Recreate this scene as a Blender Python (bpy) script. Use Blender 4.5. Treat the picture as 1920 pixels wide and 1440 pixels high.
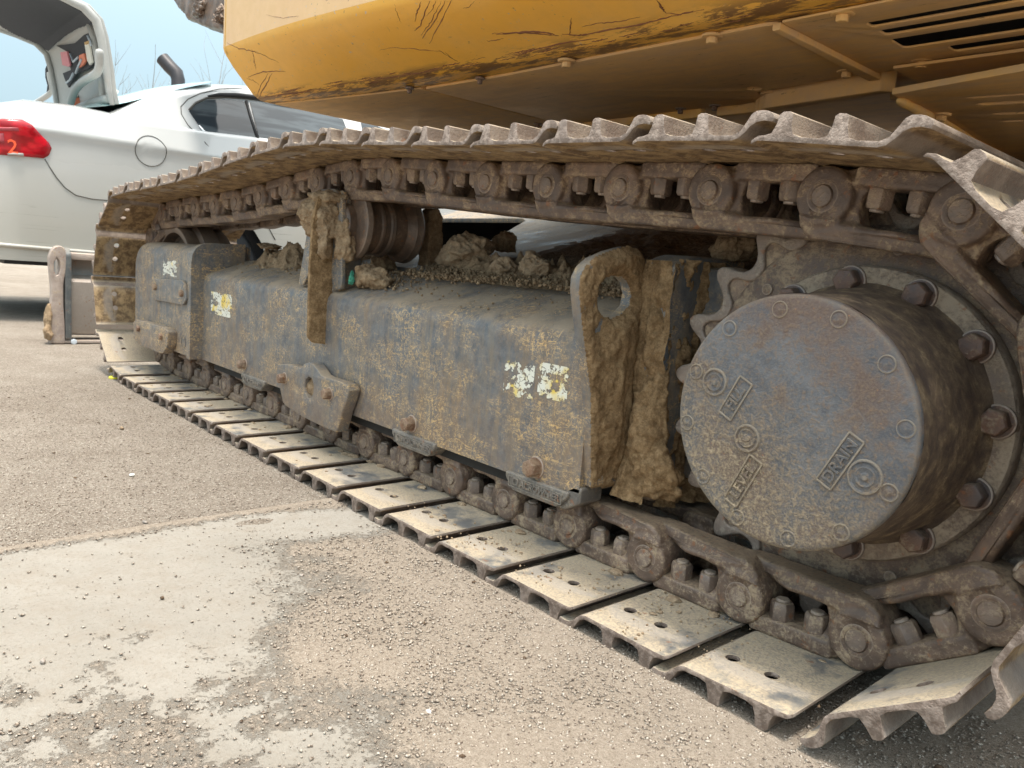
import bpy, bmesh, math, random
import numpy as np
from mathutils import Vector, Matrix, noise
random.seed(7); np.random.seed(7)
PI = math.pi; R_ = math.radians
for o in list(bpy.data.objects): bpy.data.objects.remove(o)
SC = bpy.context.scene
COL = SC.collection
# ------------------------------------------------------------------ camera
FPX = 1462.08
RX = Vector((0.6619, 0.7455, 0.0780)); RF = Vector((-0.7334, 0.6643, -0.1448))
RF.normalize(); RX = (RX - RF*RX.dot(RF)).normalized(); RU = RX.cross(RF).normalized()
CAM = Vector((2.1277, -0.8913, 0.5682))
cd = bpy.data.cameras.new('camera'); cam = bpy.data.objects.new('camera', cd); COL.objects.link(cam)
cam.matrix_world = Matrix(((RX.x, RU.x, -RF.x, CAM.x), (RX.y, RU.y, -RF.y, CAM.y), (RX.z, RU.z, -RF.z, CAM.z), (0, 0, 0, 1)))
cd.sensor_width = 36; cd.sensor_fit = 'HORIZONTAL'; cd.lens = FPX/1920*36; cd.clip_start = .02; cd.clip_end = 4000
cd.dof.use_dof = True; cd.dof.focus_distance = 1.3; cd.dof.aperture_fstop = 18
SC.camera = cam
# ------------------------------------------------------------------ world, sun
SUN_EL = 77.0; SUN_AZ = 117.0    # azimuth clockwise from +Y
w = bpy.data.worlds.new('World'); SC.world = w; w.use_nodes = True
nt = w.node_tree; nt.nodes.clear()
wo = nt.nodes.new('ShaderNodeOutputWorld'); bg = nt.nodes.new('ShaderNodeBackground')
sky = nt.nodes.new('ShaderNodeTexSky'); sky.sky_type = 'NISHITA'; sky.sun_disc = False
sky.sun_elevation = R_(SUN_EL); sky.sun_rotation = R_(SUN_AZ); sky.air_density = 1.3; sky.dust_density = 4.0; sky.ozone_density = 1.5
wm = nt.nodes.new('ShaderNodeMix'); wm.data_type = 'RGBA'; wm.inputs[0].default_value = .88
nt.links.new(sky.outputs[0], wm.inputs[6]); nt.links.new(wm.outputs[2], bg.inputs[0]); nt.links.new(bg.outputs[0], wo.inputs[0])
bg.inputs[1].default_value = .15
# thin high haze: an overcast-type luminance that rises smoothly from horizon to zenith
tg = nt.nodes.new('ShaderNodeTexCoord'); sx = nt.nodes.new('ShaderNodeSeparateXYZ'); nt.links.new(tg.outputs['Generated'], sx.inputs[0])
ma = nt.nodes.new('ShaderNodeMath'); ma.operation = 'MULTIPLY_ADD'; ma.use_clamp = False; mx = nt.nodes.new('ShaderNodeMath'); mx.operation = 'MAXIMUM'; mx.inputs[1].default_value = 0
nt.links.new(sx.outputs[2], mx.inputs[0]); sq = nt.nodes.new('ShaderNodeMath'); sq.operation = 'POWER'; sq.inputs[1].default_value = 1.8; nt.links.new(mx.outputs[0], sq.inputs[0]); nt.links.new(sq.outputs[0], ma.inputs[0]); ma.inputs[1].default_value = 2.1; ma.inputs[2].default_value = .42
vm = nt.nodes.new('ShaderNodeVectorMath'); vm.operation = 'SCALE'; zc = nt.nodes.new('ShaderNodeMix'); zc.data_type = 'RGBA'; nt.links.new(sq.outputs[0], zc.inputs[0]); zc.inputs[6].default_value = (3.35, 4.6, 5.2, 1); zc.inputs[7].default_value = (5.6, 5.3, 4.9, 1)
nt.links.new(zc.outputs[2], vm.inputs[0]); nt.links.new(ma.outputs[0], vm.inputs['Scale'])
nt.links.new(vm.outputs[0], wm.inputs[7])
sd = bpy.data.lights.new('sun', 'SUN'); sd.energy = 1.9; sd.angle = R_(9); sd.color = (1, .93, .83)
so = bpy.data.objects.new('sun', sd); COL.objects.link(so)
az = R_(SUN_AZ); el = R_(SUN_EL)
sdir = Vector((math.sin(az)*math.cos(el), math.cos(az)*math.cos(el), math.sin(el)))
so.rotation_euler = (-sdir).to_track_quat('-Z', 'Y').to_euler()
vs = SC.view_settings; vs.view_transform = 'Standard'; vs.look = 'None'; vs.exposure = 1.22; vs.gamma = 1; vs.use_curve_mapping = False
SC.render.engine = 'CYCLES'

def ray(u, v): return RF + RX*((u-960)/FPX) - RU*((v-720)/FPX)
def atX(u, v, x): d = ray(u, v); return CAM + d*((x-CAM.x)/d.x)
def atY(u, v, y): d = ray(u, v); return CAM + d*((y-CAM.y)/d.y)
def atZ(u, v, z): d = ray(u, v); return CAM + d*((z-CAM.z)/d.z)

# ------------------------------------------------------------------ node helper
class NT:
    def __init__(s, name):
        s.m = bpy.data.materials.new(name); s.m.use_nodes = True; s.t = s.m.node_tree; s.t.nodes.clear()
        s.out = s.n('ShaderNodeOutputMaterial'); s.b = s.n('ShaderNodeBsdfPrincipled'); s.l(s.b.outputs[0], s.out.inputs[0])
        s.cache = {}
    def n(s, k): return s.t.nodes.new(k)
    def l(s, a, b): s.t.links.new(a, b)
    def put(s, sock, v):
        if isinstance(v, bpy.types.NodeSocket): s.l(v, sock)
        elif isinstance(v, (tuple, list)): sock.default_value = tuple(v)+((1,) if len(v) == 3 and len(sock.default_value) == 4 else ())
        else: sock.default_value = v
    def geo(s, k='Position'):
        if 'g' not in s.cache: s.cache['g'] = s.n('ShaderNodeNewGeometry')
        return s.cache['g'].outputs[k]
    def obj(s):
        if 'o' not in s.cache:
            tc = s.n('ShaderNodeTexCoord'); oi = s.n('ShaderNodeObjectInfo')
            a = s.n('ShaderNodeVectorMath'); a.operation = 'MULTIPLY_ADD'
            s.l(oi.outputs['Random'], a.inputs[0]); a.inputs[1].default_value = (13.7, 29.1, 7.3); s.l(tc.outputs['Object'], a.inputs[2])
            s.cache['o'] = a.outputs[0]
        return s.cache['o']
    def rnd(s):
        oi = s.n('ShaderNodeObjectInfo'); return oi.outputs['Random']
    def attr(s, name):
        a = s.n('ShaderNodeAttribute'); a.attribute_name = name; return a.outputs['Fac']
    def vmul(s, v, k):
        a = s.n('ShaderNodeVectorMath'); a.operation = 'MULTIPLY'; s.put(a.inputs[0], v); a.inputs[1].default_value = k; return a.outputs[0]
    def noise(s, sc, det=4, ro=.55, vec=None, dist=0, col=False):
        a = s.n('ShaderNodeTexNoise'); a.inputs['Scale'].default_value = sc; a.inputs['Detail'].default_value = det
        a.inputs['Roughness'].default_value = ro; a.inputs['Distortion'].default_value = dist
        s.l(vec if vec is not None else s.geo(), a.inputs['Vector']); return a.outputs[1 if col else 0]
    def vor(s, sc, vec=None, feat='F1', out='Distance'):
        a = s.n('ShaderNodeTexVoronoi'); a.feature = feat; a.inputs['Scale'].default_value = sc
        s.l(vec if vec is not None else s.geo(), a.inputs['Vector']); return a.outputs[out]
    def math(s, op, a, b=0, c=None, clamp=False):
        m = s.n('ShaderNodeMath'); m.operation = op; m.use_clamp = clamp
        s.put(m.inputs[0], a); s.put(m.inputs[1], b)
        if c is not None: s.put(m.inputs[2], c)
        return m.outputs[0]
    def st(s, f, lo, hi):      # smooth step
        m = s.n('ShaderNodeMapRange'); m.interpolation_type = 'SMOOTHSTEP'; s.put(m.inputs[0], f)
        m.inputs[1].default_value = lo; m.inputs[2].default_value = hi; return m.outputs[0]
    def mix(s, f, a, b):
        m = s.n('ShaderNodeMix'); m.data_type = 'RGBA'; s.put(m.inputs[0], f); s.put(m.inputs[6], a); s.put(m.inputs[7], b); return m.outputs[2]
    def ramp(s, f, pts):
        r = s.n('ShaderNodeValToRGB'); s.put(r.inputs[0], f); e = r.color_ramp.elements
        while len(e) < len(pts): e.new(.5)
        for q, (p, c) in zip(e, pts): q.position = p; q.color = tuple(c)+(1,)
        return r.outputs[0]
    def up(s, lo=.5, hi=.95):
        x = s.n('ShaderNodeSeparateXYZ'); s.l(s.geo('Normal'), x.inputs[0]); return s.st(x.outputs[2], lo, hi)
    def sep(s, v, k):
        x = s.n('ShaderNodeSeparateXYZ'); s.put(x.inputs[0], v); return x.outputs[k]
    def bump(s, h, st=.5, d=.002, nrm=None):
        b = s.n('ShaderNodeBump'); b.inputs['Strength'].default_value = st; b.inputs['Distance'].default_value = d; s.l(h, b.inputs['Height'])
        if nrm is not None: s.l(nrm, b.inputs['Normal'])
        return b.outputs[0]
    def done(s, col, rough=.8, metal=0, nrm=None, spec=.4, **k):
        s.put(s.b.inputs['Base Color'], col); s.put(s.b.inputs['Roughness'], rough); s.put(s.b.inputs['Metallic'], metal)
        s.b.inputs['Specular IOR Level'].default_value = spec
        if nrm is not None: s.l(nrm, s.b.inputs['Normal'])
        for a, v in k.items(): s.put(s.b.inputs[a.replace('_', ' ')], v)
        return s.m

def lines(n, vec, sc, width, wob=.8):
    """thin wandering scratches: ridge of a noise field"""
    a = n.noise(sc, 2, .5, vec, wob)
    r = n.math('ABSOLUTE', n.math('SUBTRACT', a, .5))
    return n.math('SUBTRACT', 1, n.st(r, 0, width))

M = {}
def mk_frame():
    n = NT('worn_frame_paint'); P = n.geo()
    big = n.noise(4.5, 5, .6, P); fine = n.noise(330, 3, .75, P); mid = n.noise(38, 6, .72, P)
    stre = n.noise(30, 5, .7, n.vmul(P, (1.6, 1, .16)))           # faint vertical run marks
    base = n.mix(n.st(mid, .3, .7), (.058, .076, .098), (.122, .142, .164))
    base = n.mix(n.math('MULTIPLY', n.st(stre, .42, .66), .6), base, (.22, .175, .12))
    zz = n.sep(P, 2)
    rg_ = n.math('ADD', n.math('MULTIPLY', big, .75), n.math('MULTIPLY', n.noise(13, 5, .7, P), .35))
    wear = n.st(rg_, .46, .68)                                     # broad worn zones, soft edged
    c = n.mix(n.math('MULTIPLY', wear, n.math('MULTIPLY_ADD', n.st(n.math('ADD', n.math('MULTIPLY', fine, .5), n.math('MULTIPLY', n.noise(26, 5, .7, n.vmul(P, (1.4, 1, .4))), .6)), .45, .66), .62, .08)), base, n.mix(mid, (.17, .10, .06), (.36, .235, .12)))
    low = n.math('MULTIPLY', n.math('SUBTRACT', 1, n.st(zz, .16, .30)), n.st(n.noise(22, 5, .7, P), .3, .62))
    c = n.mix(n.math('MULTIPLY', low, .55), c, (.185, .12, .08))
    s1 = lines(n, n.vmul(P, (1, 1, 4.5)), 6.5, .011); s2 = lines(n, n.vmul(P, (4, 1, 1)), 14, .014); s3 = lines(n, n.vmul(P, (1.6, 1, 2.2)), 34, .015, 1.5)
    s4 = lines(n, n.vmul(P, (1.2, 1, 9)), 20, .018, .4); s5 = lines(n, n.vmul(P, (2.4, 1, 2)), 62, .020, 1.2)
    sc = n.math('MAXIMUM', n.math('MAXIMUM', n.math('MAXIMUM', s1, s2), s5), n.math('MAXIMUM', s3, s4))
    gate = n.st(n.math('ADD', n.noise(6, 5, .7, n.vmul(P, (1, 1, 1.6))), n.math('MULTIPLY', mid, .25)), .54, .72)
    sc = n.math('MULTIPLY', n.math('MULTIPLY', sc, gate), n.st(n.noise(120, 2, .5, P), .34, .56))
    c = n.mix(n.math('MULTIPLY', sc, .9), c, n.mix(mid, (.78, .45, .12), (.66, .48, .26)))
    pit = n.math('MULTIPLY', n.st(fine, .62, .72), .3)
    c = n.mix(pit, c, n.mix(mid, (.10, .06, .045), (.36, .32, .27)))
    dust = n.math('MULTIPLY', n.up(.35, .85), n.st(n.math('ADD', n.noise(14, 6, .65, n.vmul(P, (1, .45, 1))), n.math('MULTIPLY', fine, .25)), .50, .70))
    c = n.mix(n.math('MULTIPLY', dust, .85), c, (.31, .245, .175))
    film = n.math('MULTIPLY_ADD', n.st(n.noise(60, 5, .8, P), .35, .75),   .20, .03)
    c = n.mix(film, c, (.40, .33, .25))
    h = n.math('ADD', n.math('MULTIPLY', fine, .6), n.math('ADD', n.math('MULTIPLY', mid, .7), n.math('MULTIPLY', dust, 1.2)))
    return n.done(c, n.math('MULTIPLY_ADD', n.math('MAXIMUM', dust, wear), .35, .40), 0, n.bump(h, .6, .0022), .5)
M['frame'] = mk_frame()

def mk_link(name, a, b, dustc, dlev=.55, sc=1.0, edge=True):
    n = NT(name); O = n.obj()
    mid = n.noise(24*sc, 6, .7, O); fine = n.noise(170*sc, 4, .7, O); big = n.noise(7*sc, 4, .6, O)
    c = n.mix(n.st(mid, .35, .68), a, b)
    c = n.mix(n.st(big, .5, .75), c, tuple(x*1.25 for x in b))
    d = n.math('MULTIPLY', n.st(n.math('ADD', n.math('MULTIPLY', mid, .6), n.math('MULTIPLY', fine, .45)), .62-dlev*.22, .74-dlev*.15), .8)
    d = n.math('MAXIMUM', d, n.math('MULTIPLY', n.up(.4, .95), n.math('MULTIPLY', n.st(fine, .3, .6), .55)))
    c = n.mix(d, c, dustc)
    if edge:
        pt = n.st(n.geo('Pointiness'), .53, .60)
        c = n.mix(n.math('MULTIPLY', pt, .55), c, (.50, .42, .36))
    rs = n.math('MULTIPLY', n.st(n.noise(60*sc, 3, .6, O), .62, .7), .6)
    c = n.mix(rs, c, (.27, .11, .045))
    h = n.math('ADD', n.math('MULTIPLY', fine, .7), n.math('ADD', mid, n.math('MULTIPLY', d, .8)))
    return n.done(c, n.math('ADD', .42, n.math('MULTIPLY', d, .45)), .2, n.bump(h, .6, .002/sc), .5)
M['link'] = mk_link('rusty_link_steel', (.105, .075, .06), (.215, .145, .105), (.47, .365, .245), .50)
M['sprocket'] = mk_link('brown_sprocket_steel', (.12, .085, .068), (.21, .155, .118), (.42, .33, .23), .65)
M['flange'] = mk_link('dusty_flange_steel', (.15, .11, .085), (.25, .19, .14), (.44, .36, .27), .9)
M['bolt'] = mk_link('rusty_bolt_steel', (.075, .06, .06), (.16, .085, .055), (.33, .27, .20), .35)
M['rim'] = mk_link('worn_tooth_steel', (.19, .15, .125), (.27, .22, .185), (.42, .36, .29), .5)
M['boltorange'] = mk_link('orange_rust_bolt_steel', (.17, .095, .06), (.27, .16, .10), (.40, .30, .20), .7)
M['roller'] = mk_link('brown_roller_steel', (.09, .065, .05), (.17, .11, .075), (.30, .22, .15), .25)
M['collar'] = mk_link('grey_cast_collar', (.12, .11, .10), (.19, .17, .15), (.36, .31, .24), .6)
M['blade'] = mk_link('grey_blade_steel', (.075, .085, .09), (.12, .13, .13), (.30, .26, .21), .25)
M['bladeedge'] = mk_link('pinkish_dry_steel', (.30, .24, .21), (.40, .33, .29), (.42, .33, .24), .5)

def mk_shoe():
    n = NT('dusty_track_shoe_steel'); O = n.obj(); P = n.geo()
    mid = n.noise(16, 5, .65, O); fine = n.noise(220, 3, .7, O); big = n.noise(6.5, 4, .6, O)
    steel = n.mix(n.st(mid, .35, .7), (.13, .133, .135), (.27, .255, .225))
    # flat plate faces carry tan dust in patches; grouser flanks show brown wear
    tc = n.n('ShaderNodeTexCoord'); nx = n.sep(tc.outputs['Normal'], 0); nz = n.sep(tc.outputs['Normal'], 2)
    flat = n.st(n.math('ABSOLUTE', nz), .8, .95)
    dust = n.math('MULTIPLY', n.st(n.math('ADD', big, n.math('MULTIPLY', mid, .5)), .58, .74), n.math('MULTIPLY_ADD', n.st(fine, .3, .6), .6, .35))
    c = n.mix(dust, steel, n.mix(fine, (.38, .30, .205), (.52, .43, .31)))
    brown = n.mix(n.st(mid, .4, .6), (.16, .12, .095), (.25, .20, .16))
    under = n.st(n.sep(n.geo('Normal'), 2), .25, .7)
    # undersides seen in the upper run are brown and caked
    cak = n.mix(n.st(n.noise(30, 6, .7, O), .4, .6), (.15, .095, .05), (.36, .25, .13))
    c = n.mix(under, cak, c)
    c = n.mix(n.math('SUBTRACT', 1, flat), c, brown)
    pt = n.st(n.geo('Pointiness'), .52, .60)
    c = n.mix(n.math('MULTIPLY', pt, .5), c, (.40, .36, .32))
    rs = n.math('MULTIPLY', n.st(n.noise(45, 4, .7, O), .64, .7), .7)
    c = n.mix(rs, c, (.24, .115, .06))
    endf = n.st(n.math('ABSOLUTE', n.sep(tc.outputs['Normal'], 1)), .75, .95)
    c = n.mix(n.math('MULTIPLY', endf, .8), c, n.mix(n.st(n.noise(70, 4, .7, O), .4, .62), (.17, .125, .10), (.36, .285, .24)))
    h = n.math('ADD', n.math('MULTIPLY', fine, .7), n.math('ADD', mid, dust))
    return n.done(c, n.math('ADD', .42, n.math('MULTIPLY', dust, .4)), .1, n.bump(h, .5, .002), .45)
M['shoe'] = mk_shoe()

def mk_mud(name, a, b, sc=1.0, d=.006):
    n = NT(name); P = n.geo()
    m = n.noise(34*sc, 9, .78, P); f = n.noise(260*sc, 4, .8, P)
    c = n.mix(n.st(n.math('ADD', n.math('MULTIPLY', m, .7), n.math('MULTIPLY', f, .3)), .38, .66), a, b)
    c = n.mix(n.math('MULTIPLY', n.st(n.vor(190*sc, P), .0, .28), .0), c, a)
    h = n.math('ADD', m, n.math('ADD', n.math('MULTIPLY', f, .4), n.math('MULTIPLY', n.vor(95*sc, P), .5)))
    return n.done(c, .95, 0, n.bump(h, 1.0, d), .15)
M['mud'] = mk_mud('dried_tan_mud', (.22, .15, .09), (.47, .345, .22))
M['mudwet'] = mk_mud('ochre_caked_mud', (.17, .105, .052), (.44, .30, .165))
M['muddark'] = mk_mud('dark_loose_soil', (.105, .07, .048), (.215, .15, .10), 1.2)
M['clod'] = mk_mud('pale_clod_earth', (.28, .20, .13), (.53, .41, .28), 1, .005)

def mk_cover():
    n = NT('worn_grey_cover'); P = n.geo()
    mid = n.noise(30, 6, .72, P); fine = n.noise(300, 4, .75, P); big = n.noise(7, 4, .6, P); rough = n.noise(150, 8, .8, P)
    base = n.mix(n.st(mid, .35, .65), (.105, .112, .128), (.19, .197, .212))
    base = n.mix(n.st(n.math('ADD', n.math('MULTIPLY', big, .6), n.math('MULTIPLY', mid, .45)), .46, .60), base, (.165, .115, .095))
    base = n.mix(n.math('MULTIPLY', n.st(n.noise(150, 4, .75, P), .50, .62), .6), base, (.21, .135, .09))
    z = n.sep(P, 2); x = n.sep(P, 0)
    low = n.math('ADD', n.math('MULTIPLY', n.math('SUBTRACT', .40, z), 1.4), n.math('MULTIPLY', n.math('SUBTRACT', 1.60, x), .7))
    g = n.math('ADD', n.math('ADD', n.math('MULTIPLY', big, .45), n.math('MULTIPLY', mid, .35)), n.math('ADD', low, n.math('MULTIPLY', rough, .30)))
    dust = n.math('MULTIPLY', n.st(g, .36, .86), n.math('MULTIPLY_ADD', n.st(rough, .40, .60), .8, .15))
    c = n.mix(n.math('MULTIPLY', dust, .9), base, n.mix(fine, (.42, .32, .20), (.62, .50, .34)))
    sp = n.math('MULTIPLY', n.st(n.vor(110, P), .15, .07), n.st(n.noise(14, 3, .6, P), .50, .62))
    c = n.mix(n.math('MULTIPLY', sp, .8), c, (.42, .20, .09))
    c = n.mix(n.math('MULTIPLY_ADD', n.st(fine, .4, .7), .16, .0), c, (.42, .36, .28))
    pt = n.st(n.geo('Pointiness'), .52, .58)
    c = n.mix(n.math('MULTIPLY', pt, .6), c, (.46, .38, .28))
    h = n.math('ADD', n.math('MULTIPLY', rough, 1.3), n.math('ADD', n.math('MULTIPLY', mid, .5), n.math('MULTIPLY', dust, .8)))
    return n.done(c, n.math('MULTIPLY_ADD', dust, .4, .45), .05, n.bump(h, .9, .003), .45)
M['cover'] = mk_cover()
def mk_coverside():
    n = NT('streaky_cover_side'); P = n.geo()
    vx = n.vmul(P, (1, 1, 1))
    # radius-wise streaks run round the drum
    x = n.math('SUBTRACT', n.sep(P, 0), 1.622); z = n.math('SUBTRACT', n.sep(P, 2), .398)
    ang = n.math('ARCTAN2', z, x); cb = n.n('ShaderNodeCombineXYZ'); n.l(n.math('MULTIPLY', ang, .42), cb.inputs[0]); n.l(n.math('MULTIPLY', n.sep(P, 1), 3.6), cb.inputs[1])
    st = n.noise(11, 6, .7, cb.outputs[0], .6); f = n.noise(230, 3, .7, P); m = n.noise(40, 5, .7, P)
    c = n.mix(n.st(n.math('ADD', n.math('MULTIPLY', st, .6), n.math('MULTIPLY', m, .4)), .36, .64), (.085, .062, .052), (.20, .145, .095))
    c = n.mix(n.math('MULTIPLY', n.st(n.math('ADD', n.math('MULTIPLY', st, .6), n.math('MULTIPLY', m, .4)), .50, .66), n.math('MULTIPLY', n.st(f, .35, .6), .8)), c, (.38, .29, .18))
    return n.done(c, .8, 0, n.bump(n.math('ADD', n.math('ADD', st, m), n.math('MULTIPLY', f, .5)), .8, .003), .3)
M['coverside'] = mk_coverside()

def mk_yellow(name, pal, under=False):
    n = NT(name); P = n.geo()
    big = n.noise(3, 4, .6, P); mid = n.noise(22, 5, .7, P); fine = n.noise(180, 3, .7, P)
    c = n.mix(n.st(big, .3, .7), pal[0], pal[1])
    if not under:
        den = n.st(n.math('SUBTRACT', n.noise(2.2, 2, .5, P), n.math('MULTIPLY', n.sep(P, 0), .10)), .28, .62)
        chip = n.math('MULTIPLY', n.st(n.noise(95, 3, .65, P), .66, .68), n.math('MULTIPLY', den, .9))
        c = n.mix(chip, c, n.mix(n.st(n.noise(30, 1, .5, P), .46, .5), (.16, .10, .07), (.40, .41, .42)))
        d = n.math('MULTIPLY', n.st(n.math('ADD', n.math('MULTIPLY', mid, .5), n.math('MULTIPLY', big, .5)), .4, .7), .22)
        c = n.mix(d, c, (.42, .30, .16))
        e = n.math('MULTIPLY', n.math('SUBTRACT', 1, n.st(n.sep(P, 2), 1.004, 1.022)), n.st(n.noise(20, 6, .75, n.vmul(P, (.45, 2, 2))), .46, .54))
        c = n.mix(n.math('MULTIPLY', e, .85), c, (.13, .065, .035))
        h = n.math('SUBTRACT', n.math('MULTIPLY', mid, .3), chip)
        return n.done(c, n.math('ADD', .34, d), 0, n.bump(h, .25, .0012), .5)
    st_ = n.noise(9, 6, .7, n.vmul(P, (.6, 3.2, 1)))
    d = n.math('MULTIPLY', n.st(n.math('ADD', n.math('MULTIPLY', st_, .6), n.math('MULTIPLY', mid, .4)), .36, .66), .75)
    c = n.mix(d, c, (.58, .40, .25))
    s = n.math('MULTIPLY', n.st(n.noise(70, 4, .7, n.vmul(P, (.25, 1.6, 1))), .63, .68), n.st(big, .42, .6))
    c = n.mix(n.math('MULTIPLY', s, .7), c, (.12, .055, .03))
    return n.done(c, n.math('ADD', .5, n.math('MULTIPLY', d, .4)), 0, n.bump(n.math('ADD', mid, fine), .2, .0012), .3)
M['yellow'] = mk_yellow('scratched_yellow_paint', ((.80, .42, .055), (.84, .46, .085)))
M['yellowlit'] = mk_yellow('sunlit_yellow_paint', ((.64, .40, .185), (.68, .44, .21)))  # paler copy of the yellow: sun and sky light painted into the flank
M['belly'] = mk_yellow('dusty_ochre_underside', ((.78, .47, .16), (.70, .45, .20)), True)
M['bellyedge'] = mk_yellow('bright_ochre_lip', ((.78, .47, .12), (.70, .43, .13)), True)

def simple(name, col, rough=.6, metal=0, nz=0, d=.001, spec=.5, var=.15, sc=30):
    n = NT(name); O = n.geo()
    c = col
    if var:
        k = n.noise(sc, 5, .65, O); c = n.mix(k, tuple(x*(1-var) for x in col), tuple(min(1, x*(1+var)) for x in col))
    nr = n.bump(n.noise(nz, 4, .7, O), .5, d) if nz else None
    return n.done(c, rough, metal, nr, spec)
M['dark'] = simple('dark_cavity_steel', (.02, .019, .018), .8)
M['white'] = None
def mk_white():
    n = NT('dusty_white_car_paint'); P = n.geo()
    z = n.sep(P, 2); k = n.noise(2.5, 5, .6, P); f = n.noise(40, 5, .7, P)
    d = n.math('MULTIPLY', n.math('SUBTRACT', 1, n.st(z, .5, 1.35)), n.math('ADD', .45, n.math('MULTIPLY', k, .5)))
    c = n.mix(d, (.52, .53, .53), (.44, .41, .345))
    s = lines(n, n.vmul(P, (1, .3, 14)), 1.5, .006, .1)
    s = n.math('MULTIPLY', s, n.math('MULTIPLY', n.st(n.noise(3, 2, .5, P), .54, .6), n.math('SUBTRACT', 1, n.st(z, .75, .95))))
    c = n.mix(n.math('MULTIPLY', s, .85), c, (.10, .08, .06))
    sp = n.math('MULTIPLY', n.st(f, .69, .73), .5); c = n.mix(sp, c, (.25, .20, .14))
    return n.done(c, n.math('ADD', .16, n.math('MULTIPLY', d, .5)), 0, None, .5, Coat_Weight=.5)
M['white'] = mk_white()
M['whiteinner'] = simple('dull_white_inner_panel', (.42, .42, .40), .5, var=.12)
M['liner'] = simple('dark_grey_trunk_liner', (.055, .056, .062), .9, nz=200, d=.002)
M['black'] = simple('black_rubber', (.018, .018, .02), .6)
M['gap'] = simple('dark_panel_gap', (.10, .095, .085), .8)
M['chrome'] = simple('pale_window_trim', (.75, .76, .77), .25, .8, var=0)
M['red'] = None
def mk_red():
    n = NT('red_lamp_lens'); P = n.geo()
    k = n.noise(9, 3, .5, n.vmul(P, (1, 1, 2)))
    c = n.mix(n.st(k, .4, .6), (.30, .002, .008), (.58, .008, .02))
    return n.done(c, .22, 0, None, .4, Coat_Weight=.25)
M['red'] = mk_red()
M['redlight'] = simple('pinkish_lens_bar', (.42, .07, .09), .3)
M['orange'] = simple('orange_red_sticker', (.85, .10, .03), .5, var=0)
M['pinkpaper'] = simple('pink_label', (.72, .28, .30), .7)
M['oranger'] = simple('orange_label', (.80, .25, .14), .7)
M['cream'] = simple('cream_label', (.80, .76, .66), .7)
M['brownwood'] = simple('ochre_cardboard', (.52, .33, .14), .8)
def mk_glass(name, c1, c2):
    n = NT(name); P = n.geo()
    st = n.noise(3.0, 4, .6, n.vmul(P, (1, .5, 4)), .6)
    return n.done(n.mix(n.st(st, .4, .62), c1, c2), .06, .0, None, .45)
M['glass'] = mk_glass('dark_tinted_glass', (.02, .028, .035), (.06, .075, .085))
M['glasssky'] = simple('sky_reflection_rear_glass', (.48, .70, .68), .08, spec=.9, var=.05)  # pale turquoise: reflected sky put into the rear glass colour
M['stack'] = simple('weathered_black_pipe', (.045, .042, .045), .45, .4, nz=60)
M['bark'] = simple('haze_paled_bark', (.26, .27, .27), .9)  # distance haze put into the bark as a paler grey
M['plastic'] = simple('yellow_plastic', (.75, .68, .05), .4)
M['paper'] = simple('white_scrap', (.80, .80, .78), .6)
M['green'] = simple('faded_green_netting', (.06, .30, .20), .8, nz=200)
M['blueclip'] = simple('pale_metal', (.55, .6, .65), .4)
def mk_decal():
    n = NT('weathered_cream_decal'); P = n.geo()
    return n.done(n.mix(n.st(n.noise(14, 3, .6, P), .46, .62), (.72, .71, .62), (.75, .55, .12)), .5, 0, None, .4)
M['decal'] = mk_decal()
M['grease'] = mk_mud('pale_grey_grease', (.38, .37, .34), (.58, .57, .53), 1.5, .004)

def mk_ground():
    n = NT('gritty_sand_ground'); P = n.geo()
    big = n.noise(.8, 5, .6, P); mid = n.noise(6, 6, .65, P); fine = n.noise(120, 4, .75, P); vf = n.noise(420, 3, .8, P)
    c = n.mix(n.st(n.math('ADD', n.math('MULTIPLY', big, .5), n.math('MULTIPLY', mid, .5)), .4, .62), (.315, .265, .215), (.415, .36, .30))
    g = n.st(n.math('ADD', n.math('MULTIPLY', fine, .5), n.math('MULTIPLY', vf, .5)), .36, .64)
    c = n.mix(g, n.mix(.5, c, (.13, .095, .07)), c)
    v = n.vor(300, P, 'F1', 'Color'); vv = n.sep(v, 0)
    c = n.mix(n.math('MULTIPLY', n.st(vv, .72, .9), .4), c, (.66, .60, .52))
    c = n.mix(n.math('MULTIPLY', n.st(vv, .2, .05), .4), c, (.16, .12, .09))
    h = n.math('ADD', n.math('MULTIPLY', fine, .8), n.math('ADD', vf, n.math('MULTIPLY', n.vor(260, P), .9)))
    return n.done(c, .95, 0, n.bump(h, 1.0, .0055), .2)
M['ground'] = mk_ground()
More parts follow.
